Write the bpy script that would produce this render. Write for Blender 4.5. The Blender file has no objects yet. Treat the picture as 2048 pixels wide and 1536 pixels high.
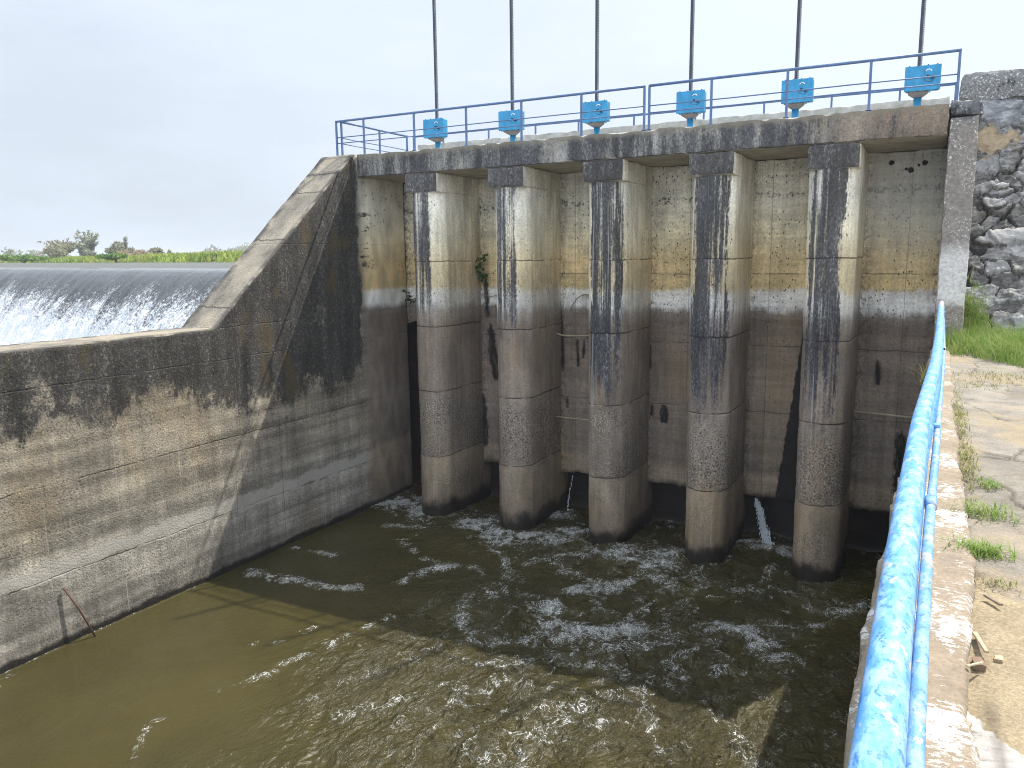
import bpy, math, random
import numpy as np
from mathutils import Vector, Matrix
R = random.Random(7)
rng = np.random.default_rng(11)
sc = bpy.context.scene
C = sc.collection

# ------------------------------------------------------------------ numpy noise
def _hash(ix, iy, iz, s):
    h = (ix.astype(np.int64)*374761393 + iy.astype(np.int64)*668265263 + iz.astype(np.int64)*2147483647 + s*1274126177) & 0xffffffff
    h = ((h ^ (h >> 13))*1274126177) & 0xffffffff
    h = ((h ^ (h >> 16))*2246822519) & 0xffffffff
    return ((h ^ (h >> 15)) & 0xffffff)/float(0xffffff)
def vnoise(P, s=0):
    P = np.asarray(P, float); i = np.floor(P); f = P-i; f = f*f*f*(f*(f*6-15)+10)
    i = i.astype(np.int64); r = 0
    for dx in (0, 1):
        wx = f[:, 0] if dx else 1-f[:, 0]
        for dy in (0, 1):
            wy = f[:, 1] if dy else 1-f[:, 1]
            for dz in (0, 1):
                wz = f[:, 2] if dz else 1-f[:, 2]
                r = r + wx*wy*wz*_hash(i[:, 0]+dx, i[:, 1]+dy, i[:, 2]+dz, s)
    return r                                           # 0..1
def fbm(P, s=0, o=4, g=.5):
    P = np.asarray(P, float); a = 1; t = 0; n = 0
    for k in range(o):
        t = t+a*vnoise(P*(2.03**k)+17.3*k, s+k*31); n += a; a *= g
    return t/n
def sstep(x, a, b):
    t = np.clip((x-a)/(b-a), 0, 1); return t*t*(3-2*t)
def p3(x, y, z=0):
    x = np.asarray(x, float); return np.stack([x, np.broadcast_to(y, x.shape), np.broadcast_to(z, x.shape)], 1)

# ------------------------------------------------------------------ objects
def setp(o, label=None, cat=None, group=None, kind=None):
    if label: o['label'] = label
    if cat: o['category'] = cat
    if group: o['group'] = group
    if kind: o['kind'] = kind
    return o
def empty(name, loc, label, cat, group=None):
    o = bpy.data.objects.new(name, None); C.objects.link(o); o.location = loc; o.empty_display_size = .2
    return setp(o, label, cat, group)
def make(name, V, F, m, parent=None, smooth=False, attrs=None):
    """one mesh object; vertices in world space, moved into the parent's space"""
    V = np.array(V, float)
    if parent is not None:
        off = Vector((0, 0, 0)); p = parent
        while p is not None: off += p.location; p = p.parent
        V = V-np.array(off)
    me = bpy.data.meshes.new(name)
    if isinstance(F, np.ndarray) and F.ndim == 2:
        k = F.shape[1]; n = len(F)
        me.vertices.add(len(V)); me.vertices.foreach_set('co', V.astype(np.float32).ravel())
        me.loops.add(n*k); me.loops.foreach_set('vertex_index', F.astype(np.int32).ravel())
        me.polygons.add(n); me.polygons.foreach_set('loop_start', np.arange(0, n*k, k, dtype=np.int32))
        me.polygons.foreach_set('loop_total', np.full(n, k, dtype=np.int32))
        me.update(calc_edges=True); me.validate()
    else:
        me.from_pydata([tuple(v) for v in V], [], [tuple(int(i) for i in f) for f in F]); me.update()
    for a, val in (attrs or {}).items():
        at = me.attributes.new(a, 'FLOAT', 'POINT'); at.data.foreach_set('value', np.asarray(val, np.float32))
    if smooth: me.polygons.foreach_set('use_smooth', np.ones(len(me.polygons), bool))
    me.materials.append(m)
    o = bpy.data.objects.new(name, me); C.objects.link(o); o.parent = parent
    return o
def copy_tree(o, parent=None):
    c = o.copy(); C.objects.link(c); c.parent = parent
    for ch in list(o.children): copy_tree(ch, c)
    return c
class MB:
    """collects plain shapes into one mesh"""
    def __init__(s): s.V = []; s.F = []
    def add(s, V, F):
        b = len(s.V); s.V += [tuple(v) for v in V]; s.F += [tuple(i+b for i in f) for f in F]; return s
    def box(s, a, b, bev=0):
        x0, y0, z0 = a; x1, y1, z1 = b
        if bev <= 0:
            return s.add([(x0,y0,z0),(x1,y0,z0),(x1,y1,z0),(x0,y1,z0),(x0,y0,z1),(x1,y0,z1),(x1,y1,z1),(x0,y1,z1)],
                         [(0,3,2,1),(4,5,6,7),(0,1,5,4),(1,2,6,5),(2,3,7,6),(3,0,4,7)])
        e = bev; V = []; idx = {}
        for i, X in enumerate((x0, x1)):
            for j, Y in enumerate((y0, y1)):
                for k, Z in enumerate((z0, z1)):
                    sx, sy, sz = (1, -1)[i], (1, -1)[j], (1, -1)[k]
                    for ax, v in enumerate(((X, Y+sy*e, Z+sz*e), (X+sx*e, Y, Z+sz*e), (X+sx*e, Y+sy*e, Z))):
                        idx[(i, j, k, ax)] = len(V); V.append(v)
        F = []
        for ax in range(3):
            o1, o2 = [(1, 2), (2, 0), (0, 1)][ax]
            for sd in (0, 1):
                q = []
                for (u, w) in ((0, 0), (1, 0), (1, 1), (0, 1)):
                    c = [0, 0, 0]; c[ax] = sd; c[o1] = u; c[o2] = w; q.append(idx[(*c, ax)])
                F.append(q if sd else q[::-1])
        for ax in range(3):
            o1, o2 = [(1, 2), (2, 0), (0, 1)][ax]
            for u in (0, 1):
                for w in (0, 1):
                    c0 = [0, 0, 0]; c1 = [0, 0, 0]; c0[o1] = c1[o1] = u; c0[o2] = c1[o2] = w; c1[ax] = 1
                    q = [idx[(*c0, o1)], idx[(*c1, o1)], idx[(*c1, o2)], idx[(*c0, o2)]]
                    F.append(q if (u+w) % 2 else q[::-1])
        for i in (0, 1):
            for j in (0, 1):
                for k in (0, 1):
                    q = [idx[(i, j, k, a)] for a in (0, 1, 2)]
                    F.append(q if (i+j+k) % 2 else q[::-1])
        return s.add(V, F)
    def tube(s, pts, r, n=8, caps=True):
        pts = [Vector(p) for p in pts]; rs = r if isinstance(r, (list, tuple)) else [r]*len(pts)
        V = []; F = []; up = None
        for i, p in enumerate(pts):
            d = (pts[min(i+1, len(pts)-1)]-pts[max(i-1, 0)]).normalized()
            if up is None: up = Vector((0, 0, 1)) if abs(d.z) < .9 else Vector((0, 1, 0))
            a = d.cross(up).normalized(); b = a.cross(d).normalized(); up = b
            for k in range(n):
                t = 2*math.pi*k/n; V.append(p+(a*math.cos(t)+b*math.sin(t))*rs[i])
        for i in range(len(pts)-1):
            for k in range(n):
                F.append((i*n+k, i*n+(k+1) % n, (i+1)*n+(k+1) % n, (i+1)*n+k))
        if caps: F.append(tuple(range(n))[::-1]); F.append(tuple((len(pts)-1)*n+k for k in range(n)))
        return s.add(V, F)
    def build(s, name, m, parent=None, smooth=False): return make(name, s.V, s.F, m, parent, smooth)

def disp_vec(V, seed=0, amp=.006, fine=.0025):
    d = np.zeros_like(V)
    for a in range(3):
        d[:, a] = (fbm(V*2.2, seed+a*7, 3)-.5)*2*amp*2 + (fbm(V*17, seed+50+a*7, 3)-.5)*2*fine*2
    return d
def rough_box(lo, hi, res=.05, seed=0, amp=.006, fine=.0025, chip=.03):
    """box of subdivided faces with worn, chipped edges (faces share displaced borders)"""
    lo = np.array(lo, float); hi = np.array(hi, float); Vs = []; Fs = []; base = 0
    if not hasattr(res, '__len__'): res = (res,)*3
    n = [max(1, int(round((hi[a]-lo[a])/res[a]))) for a in range(3)]
    for ax in range(3):
        o1, o2 = [(1, 2), (2, 0), (0, 1)][ax]
        u = np.linspace(lo[o1], hi[o1], n[o1]+1); w = np.linspace(lo[o2], hi[o2], n[o2]+1)
        U, W = np.meshgrid(u, w, indexing='ij')
        for sd in (0, 1):
            P = np.zeros((U.size, 3)); P[:, o1] = U.ravel(); P[:, o2] = W.ravel(); P[:, ax] = hi[ax] if sd else lo[ax]
            a = np.arange(U.size).reshape(U.shape)
            q = np.stack([a[:-1, :-1], a[1:, :-1], a[1:, 1:], a[:-1, 1:]], -1).reshape(-1, 4)
            Fs.append((q if sd else q[:, ::-1])+base); Vs.append(P); base += len(P)
    V = np.concatenate(Vs); F = np.concatenate(Fs)
    dl = np.minimum(V-lo, hi-V); ds = np.sort(dl, 1); de = ds[:, 1]
    c = np.clip(fbm(V*5, seed+9, 4)-.42, 0, 1)*2.6*chip*np.exp(-de/.035) + .006*np.exp(-de/.012)
    mid = np.clip(V, lo+.06, hi-.06); dirn = mid-V; L = np.linalg.norm(dirn, axis=1, keepdims=True)+1e-9
    V = V+dirn/L*c[:, None]*(de < .12)[:, None] + disp_vec(V, seed, amp, fine)
    return V, F

# ------------------------------------------------------------------ materials
class Mat:
    def __init__(s, name):
        s.m = bpy.data.materials.new(name); s.m.use_nodes = True; s.nt = s.m.node_tree; s.nt.nodes.clear()
        s.out = s.nt.nodes.new('ShaderNodeOutputMaterial')
        g = s.nt.nodes.new('ShaderNodeNewGeometry'); s.P = g.outputs['Position']; s.N = g.outputs['True Normal']
        x = s.nt.nodes.new('ShaderNodeSeparateXYZ'); s.L(s.P, x.inputs[0]); s.x, s.y, s.z = x.outputs
        x = s.nt.nodes.new('ShaderNodeSeparateXYZ'); s.L(s.N, x.inputs[0]); s.nx, s.ny, s.nz = x.outputs
    def L(s, a, b):
        if hasattr(a, 'links') or hasattr(a, 'is_linked'): s.nt.links.new(a, b)
        else: b.default_value = a
    def f(s, op, a, b=None, c=None, clamp=False):
        n = s.nt.nodes.new('ShaderNodeMath'); n.operation = op; n.use_clamp = clamp
        for i, v in enumerate((a, b, c)):
            if v is not None: s.L(v, n.inputs[i])
        return n.outputs[0]
    def add(s, a, b): return s.f('ADD', a, b)
    def sub(s, a, b): return s.f('SUBTRACT', a, b)
    def mul(s, a, b): return s.f('MULTIPLY', a, b)
    def mx(s, a, b): return s.f('MAXIMUM', a, b)
    def inv(s, a): return s.f('SUBTRACT', 1.0, a)
    def sc(s, k):
        n = s.nt.nodes.new('ShaderNodeVectorMath'); n.operation = 'MULTIPLY'; s.L(s.P, n.inputs[0]); n.inputs[1].default_value = k; return n.outputs[0]
    def noise(s, k=(1, 1, 1), scale=1, detail=4, rough=.55, dist=0.0):
        n = s.nt.nodes.new('ShaderNodeTexNoise'); s.L(s.sc(k), n.inputs['Vector'])
        n.inputs['Scale'].default_value = scale; n.inputs['Detail'].default_value = detail
        n.inputs['Roughness'].default_value = rough; n.inputs['Distortion'].default_value = dist; return n.outputs[0]
    def voro(s, k=(1, 1, 1), scale=1, feature='F1', out='Distance'):
        n = s.nt.nodes.new('ShaderNodeTexVoronoi'); n.feature = feature; s.L(s.sc(k), n.inputs['Vector']); n.inputs['Scale'].default_value = scale
        return n.outputs[out]
    def ss(s, v, a, b, lo=0.0, hi=1.0):
        n = s.nt.nodes.new('ShaderNodeMapRange'); n.interpolation_type = 'SMOOTHSTEP'; s.L(v, n.inputs[0])
        n.inputs[1].default_value = a; n.inputs[2].default_value = b; n.inputs[3].default_value = lo; n.inputs[4].default_value = hi
        return n.outputs[0]
    def lin(s, v, a, b, lo=0.0, hi=1.0):
        n = s.nt.nodes.new('ShaderNodeMapRange'); s.L(v, n.inputs[0])
        n.inputs[1].default_value = a; n.inputs[2].default_value = b; n.inputs[3].default_value = lo; n.inputs[4].default_value = hi
        return n.outputs[0]
    def ramp(s, v, stops):
        n = s.nt.nodes.new('ShaderNodeValToRGB'); s.L(v, n.inputs[0]); e = n.color_ramp.elements
        while len(e) < len(stops): e.new(.5)
        for k, (p, c) in zip(e, stops): k.position = p; k.color = (*c, 1)
        return n.outputs[0]
    def mix(s, fac, a, b, mode='MIX'):
        n = s.nt.nodes.new('ShaderNodeMix'); n.data_type = 'RGBA'; n.blend_type = mode; n.clamp_factor = True
        s.L(fac, n.inputs[0])
        for v, i in ((a, 6), (b, 7)): s.L((*v, 1) if isinstance(v, tuple) else v, n.inputs[i])
        return n.outputs[2]
    def scale(s, col, f):
        n = s.nt.nodes.new('ShaderNodeVectorMath'); n.operation = 'SCALE'; s.L(col, n.inputs[0]); s.L(f, n.inputs['Scale']); return n.outputs[0]
    def attr(s, name):
        n = s.nt.nodes.new('ShaderNodeAttribute'); n.attribute_name = name; return n.outputs['Fac']
    def rnd(s):
        return s.nt.nodes.new('ShaderNodeObjectInfo').outputs['Random']
    def bump(s, h, strength=.5, dist=.01):
        n = s.nt.nodes.new('ShaderNodeBump'); s.L(h, n.inputs['Height']); n.inputs['Strength'].default_value = strength; n.inputs['Distance'].default_value = dist
        return n.outputs[0]
    def finish(s, col, rough=.85, bump=None, metal=0.0, spec=.35, **kw):
        b = s.nt.nodes.new('ShaderNodeBsdfPrincipled')
        s.L((*col, 1) if isinstance(col, tuple) else col, b.inputs['Base Color']); s.L(rough, b.inputs['Roughness']); s.L(metal, b.inputs['Metallic'])
        s.L(spec, b.inputs['Specular IOR Level'])
        if bump is not None: s.L(bump, b.inputs['Normal'])
        for k, v in kw.items(): s.L(v, b.inputs[k.replace('_', ' ')])
        s.L(b.outputs[0], s.out.inputs[0]); s.b = b
        return s.m

def zramp(M, z, stops, z0=-.5, z1=8.5):
    return M.ramp(M.lin(z, z0, z1), [((p-z0)/(z1-z0), c) for p, c in stops])
BANDS = [(-.3, (.11,.09,.07)), (.5, (.225,.175,.128)), (1.25, (.29,.23,.168)), (1.42, (.19,.155,.124)), (2.6, (.25,.206,.168)), (2.95, (.235,.188,.148)), (4.45, (.188,.148,.117)),
         (4.60, (.25,.215,.18)), (4.72, (.76,.74,.70)), (5.02, (.76,.73,.66)), (5.10, (.60,.455,.235)), (5.7, (.67,.52,.29)), (6.15, (.73,.64,.44)), (6.8, (.76,.71,.59)), (8, (.72,.68,.58))]
BANDS_P = [(-.3, (.11,.09,.07)), (.5, (.215,.168,.122)), (1.25, (.28,.225,.162)), (1.42, (.190,.155,.124)), (2.6, (.25,.206,.166)), (2.95, (.24,.192,.15)), (4.35, (.21,.166,.130)),
         (4.62, (.30,.265,.225)), (4.80, (.56,.53,.475)), (5.02, (.62,.58,.50)), (5.16, (.58,.475,.30)), (5.7, (.64,.53,.34)), (6.1, (.72,.65,.48)), (6.8, (.76,.72,.61)), (8, (.72,.68,.58))]
JOINTS = (1.35, 2.83, 4.27, 5.69)
def concrete(M, joints=JOINTS, bands=BANDS, pits=.5, agg=True, mot=.66, jk=.8):
    wob = M.sub(M.noise((1, 1, .6), 2.2, 5, .65), .5)
    z = M.add(M.add(M.z, M.mul(wob, .34)), M.mul(M.sub(M.noise((9, 9, 2.5), 1, 4, .7), .5), .22))
    c = zramp(M, z, bands)
    c = M.scale(c, M.ss(M.noise((1, 1, .55), 1.7, 7, .62), .25, .75, mot, 1.25))
    c = M.scale(c, M.ss(M.noise((1, 1, 1), 26, 4, .6), .2, .8, .76, 1.22))
    c = M.mix(M.mul(M.ss(M.noise((1, 1, .4), .9, 4, .6), .5, .72), .35), c, (.30, .21, .10), 'MIX')      # rusty tint
    vs = M.noise((9, 9, .5), 1, 5, .6); c = M.scale(c, M.ss(vs, .25, .75, .80, 1.16))                     # drip marks
    # exposed aggregate between the first two lifts
    if agg:
        az = M.mul(M.ss(M.add(M.z, M.mul(wob, .1)), 1.32, 1.42), M.ss(M.add(M.z, M.mul(wob, .9)), 2.45, 3.0, 1, 0))
        az2 = M.mul(M.ss(M.noise((1, 1, 1), 1.3, 3), .5, .65), M.ss(M.z, 1.5, .9)); az = M.mul(M.mx(az, M.mul(az2, .6)), M.ss(M.noise((1, 1, .8), .85, 4, .6), .32, .56, .25, 1))
        g = M.noise((1, 1, 1), 34, 3, .6)
        c = M.mix(M.mul(M.ss(g, .56, .64), M.mul(az, .75)), c, (.42, .38, .32))
        c = M.mix(M.mul(M.ss(g, .46, .38), az), c, (.045, .04, .035))
    # dark pits and bug holes
    pv = M.voro((1, 1, .55), 17); pn = M.noise((1, 1, 1), 1.1, 4, .6)
    pm = M.mul(M.mul(M.ss(pv, .24, .12), M.ss(M.add(pn, M.mul(M.sub(M.noise((1,1,1), 6, 2), .5), .35)), .62-pits*.24, .70-pits*.24)), M.ss(M.z, 2.2, 5.2, .25, 1))
    c = M.mix(M.mul(pm, .92), c, (.03, .022, .016))
    # lift joints
    h = M.sub(M.noise((1, 1, 1), 30, 4, .6), .5)
    jj = None
    jn = M.noise((1, 1, .1), 2.6, 5, .7)
    for zj in joints:
        d = M.f('ABSOLUTE', M.sub(M.add(M.z, M.mul(M.sub(jn, .5), .10)), zj))
        j = M.mul(M.ss(d, .016, .004), M.ss(M.noise((1, 1, 1), 3.1, 3), .36, .5)); jj = j if jj is None else M.mx(jj, j)
    if jj is not None:
        c = M.mix(M.mul(jj, jk), c, (.035, .029, .025))
        h = M.sub(h, M.mul(jj, 1.0))
    h = M.sub(h, M.mul(pm, .8))
    return c, h, wob
def lichen(M, c, mask, tone=(.018, .019, .024), fleck=.62, lo=.22, hi=.78, k1=(4.5, 4.5, .9), amp=1.5, gk=(30, 30, 15), gv=.25, top=(.36, .355, .35), mid=(.085, .084, .086)):
    n1 = M.noise(k1, 1, 7, .68); n2 = M.noise((34, 34, 20), 1, 4, .65)
    k = M.ss(M.add(M.sub(M.mul(mask, 1.45), .24), M.add(M.mul(M.sub(n1, .5), amp), M.mul(M.sub(n2, .5), 1.1))), lo, hi)
    g = M.add(M.mul(M.noise(gk, 1, 5, .74), 1-gv), M.mul(M.noise((9, 9, .9), 1, 4, .6), gv))
    dark = M.ramp(g, [(.30, tone), (.48, tuple(v*2.2 for v in tone)), (.58, mid), (.70, top)])
    dark = M.scale(dark, M.ss(M.noise((3, 3, .5), 1, 4), .3, .7, .55, 1.5))
    return M.mix(M.mul(k, .95), c, dark)
def wet(M, c, wob, lo=.10, hi=.34, k=.8):
    w = M.ss(M.add(M.z, M.mul(wob, k)), lo, hi, 1, 0)
    return M.mix(M.mul(w, .93), c, (.010, .009, .008)), w

def mat_pier():
    M = Mat('pier_concrete'); c, h, wob = concrete(M, pits=.35, bands=BANDS_P)
    q = M.f('DIVIDE', M.add(M.x, 4.8), 2.6); hump = M.f('EXPONENT', M.mul(M.mul(q, q), -1.0)); hi = M.add(.52, M.mul(hump, .46))
    st = M.noise((7.5, 7.5, .18), 1, 6, .62); ed = M.add(M.mul(M.sub(M.noise((3, 3, .5), 1, 5, .65), .5), .9), M.mul(M.sub(M.noise((26, 26, 7), 1, 4, .7), .5), .55))
    sm = M.nt.nodes.new('ShaderNodeNewGeometry').outputs['Normal']; xx = M.nt.nodes.new('ShaderNodeSeparateXYZ'); M.L(sm, xx.inputs[0]); snx, sny = xx.outputs[0], xx.outputs[1]
    fn = M.mul(M.mul(M.ss(M.add(snx, ed), -.90, -.62), M.ss(M.sub(M.add(snx, ed), hi), .10, -.22)), M.ss(M.mul(sny, -1.0), .02, .12))
    zlo = M.ss(M.x, -7.0, -6.4, 3.7, 2.35)
    zt = M.ss(M.sub(M.add(M.z, M.mul(M.sub(M.noise((4, 4, .7), 1, 4), .5), 2.4)), zlo), -.5, 1.9)
    s2 = M.noise((14, 14, .35), 1, 5, .65)
    m = M.mul(M.mul(fn, zt), M.mul(M.mul(M.ss(st, .32, .58, .30, 1.05), M.ss(s2, .30, .50, .78, 1)), M.ss(M.x, -8.6, -7.0, .84, 1.0)))
    c = lichen(M, c, m, (.014, .0145, .018), lo=.10, hi=.95, amp=1.3)
    c = M.mix(M.mul(M.mul(M.ss(st, .62, .70), fn), .6), c, (.40, .39, .36))
    c, w = wet(M, c, wob)
    return M.finish(c, M.lin(w, 0, 1, .9, .35), M.bump(h, .55, .012))
def mat_cap():
    M = Mat('cap_concrete'); c, h, wob = concrete(M, joints=(), pits=.4, agg=False)
    fn = M.ss(M.mul(M.ny, -1.0), .5, .8)
    c = lichen(M, c, M.mul(fn, M.ss(M.noise((3, 3, .8), 1, 4), .22, .5, .72, 1.1)), (.013, .012, .0135))
    return M.finish(c, .9, M.bump(h, .5, .012))
def mat_beam():
    M = Mat('beam_concrete')
    c = M.ramp(M.noise((3.2, 3.2, 1.2), 1, 6, .65), [(.3, (.20,.19,.165)), (.5, (.34,.32,.28)), (.7, (.46,.445,.41))])
    rgt = M.ss(M.add(M.x, M.mul(M.sub(M.noise((1,1,1), 1.3, 4), .5), 1.6)), -2.6, -1.0)
    c = M.mix(M.mul(rgt, .85), c, M.ramp(M.noise((1,1,.8), 3.5, 5), [(.3, (.13,.092,.064)), (.7, (.26,.195,.14))]))
    c = M.scale(c, M.ss(M.noise((1,1,1), 28, 4, .65), .2, .8, .65, 1.3))
    fn = M.ss(M.mul(M.ny, -1.0), .4, .8)
    lm = M.mul(M.mul(fn, M.ss(M.noise((1.3,1.3,.3), 1, 5, .6), .30, .62, .40, .80)), M.lin(rgt, 0, 1, 1, .55))
    c = lichen(M, c, lm, (.019,.019,.021), lo=.10, hi=.90, amp=2.0)
    dl = M.mul(M.ss(M.add(M.z, M.mul(M.sub(M.noise((1,1,1), 7, 4), .5), .05)), 7.592, 7.572), M.ss(M.mul(M.ny, -1.0), -.3, .2)); c = M.mix(M.mul(dl, .85), c, (.02,.018,.016))  # dark line on the lower front edge: drip mark and painted shadow
    top = M.ss(M.add(M.z, M.mul(M.sub(M.noise((1,1,1), 5, 5), .5), .18)), 7.90, 8.03)
    c = M.mix(M.mul(top, M.mul(fn, .75)), c, (.20, .175, .13))
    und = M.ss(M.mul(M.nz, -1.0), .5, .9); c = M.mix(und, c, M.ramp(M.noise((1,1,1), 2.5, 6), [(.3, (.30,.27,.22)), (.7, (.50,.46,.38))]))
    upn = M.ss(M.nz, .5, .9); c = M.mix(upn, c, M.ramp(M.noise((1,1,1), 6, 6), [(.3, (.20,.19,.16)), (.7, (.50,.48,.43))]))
    return M.finish(c, .92, M.bump(M.noise((1,1,1), 34, 5, .65), .7, .014))
def seg_stain(M, ax, az, bx, bz, w):
    """mask of a leak running down the back wall from (ax,az) to (bx,bz)"""
    t = M.f('DIVIDE', M.sub(az, M.z), az-bz); tc = M.f('MINIMUM', M.f('MAXIMUM', t, 0.0), 1.0)
    cx = M.add(ax, M.mul(tc, bx-ax)); n = M.sub(M.noise((1, 1, .6), 9, 4, .65), .5)
    d = M.add(M.f('ABSOLUTE', M.sub(M.x, cx)), M.mul(n, w*2.8))
    width = M.mul(M.f('SQRT', M.mul(tc, M.sub(1.05, M.mul(tc, .85)))), w*2.2)
    inside = M.mul(M.ss(M.sub(d, width), .035, -.03), M.ss(M.noise((14, 14, 3), 1, 4, .7), .25, .52, .45, 1))
    return M.mul(inside, M.mul(M.ss(t, -.02, .06), M.ss(t, 1.02, .94)))
def mat_breast():
    M = Mat('breast_wall_concrete'); c, h, wob = concrete(M, joints=(2.62, 3.96, 5.38), pits=.75, agg=False, mot=.80, jk=.5)
    bx = M.mul(M.f('ABSOLUTE', M.sub(M.f('FRACT', M.add(M.f('DIVIDE', M.add(M.x, 8.89), 2.062), .5)), .5)), 2.062)
    cn_ = M.mul(M.ss(M.add(bx, M.mul(M.sub(M.noise((1,1,1), 5, 5, .7), .5), .55)), .42, .70), M.ss(M.noise((1,1,.7), 16, 4, .7), .46, .58)); c = M.mix(M.mul(cn_, .72), c, (.045,.034,.025))
    rz = M.f('ABSOLUTE', M.sub(M.add(M.z, M.mul(M.sub(M.noise((1,1,1), 1.2, 3), .5), .3)), 6.88)); rw = M.mul(M.ss(M.add(rz, M.mul(M.sub(M.noise((1,1,1), 4, 4), .5), .25)), .10, .02), M.ss(M.noise((1,1,1), 15, 3, .7), .50, .58)); c = M.mix(M.mul(rw, .8), c, (.04,.03,.022))
    lw = M.noise((.5,.5,6), 1.3, 5, .6); c = M.scale(c, M.ss(lw, .35, .65, .86, 1.10))
    vl = None
    for xj in (-7.1, -4.55, -2.95, -.55):
        d = M.f('ABSOLUTE', M.sub(M.add(M.x, M.mul(M.sub(M.noise((0, 0, 1), 3, 3), .5), .03)), xj)); v = M.ss(d, .012, .003); vl = v if vl is None else M.mx(vl, v)
    c = M.mix(M.mul(vl, .45), c, (.05, .04, .03))
    b6 = M.mul(M.ss(M.x, -1.4, -1.2), M.ss(M.z, 5.2, 6.8)); c = M.mix(M.mul(b6, .6), c, (.42, .415, .385))
    m = None
    for a in ((-9.38, 5.35, -9.36, 4.35, .05), (-9.30, 4.25, -9.12, 2.85, .09), (-9.55, 2.6, -9.5, 1.2, .10), (-7.48, 4.85, -7.42, 3.2, .055), (-7.05, 3.95, -7.02, 3.3, .035), (-6.88, 3.95, -6.9, 3.5, .03),
              (-5.36, 3.9, -5.36, 3.35, .025), (-5.05, 2.62, -5.02, 2.2, .09), (-5.3, 2.6, -5.3, 2.35, .03), (-.93, 3.8, -.90, 3.3, .04), (-.45, 2.5, -.40, 1.2, .10), (-7.3, 2.62, -7.3, 2.35, .03)):
        q = seg_stain(M, *a); m = q if m is None else M.mx(m, q)
    # the long black wedge of the fifth bay: everything right of a slanting line
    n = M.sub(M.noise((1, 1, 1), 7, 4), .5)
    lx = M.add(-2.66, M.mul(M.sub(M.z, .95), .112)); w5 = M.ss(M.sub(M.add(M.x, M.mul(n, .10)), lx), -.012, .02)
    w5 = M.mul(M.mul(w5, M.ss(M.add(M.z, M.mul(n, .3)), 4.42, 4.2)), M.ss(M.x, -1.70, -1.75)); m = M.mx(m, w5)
    # old bolt holes of the sixth bay
    for hx, hz, hr in ((-.91, 7.37, .055), (-.59, 7.22, .06), (-.37, 7.33, .055), (-.47, 7.30, .03), (-.66, 7.24, .03)):
        dx = M.sub(M.x, hx); dz = M.sub(M.z, hz); d = M.f('SQRT', M.add(M.mul(dx, dx), M.mul(dz, dz)))
        m = M.mx(m, M.ss(M.add(d, M.mul(M.sub(M.noise((1,1,1), 18, 3), .5), .06)), hr, hr*.7))
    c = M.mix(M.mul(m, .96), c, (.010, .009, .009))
    c, w = wet(M, c, wob, .80, 1.0, .3)
    return M.finish(c, .9, M.bump(h, .6, .014))
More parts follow.
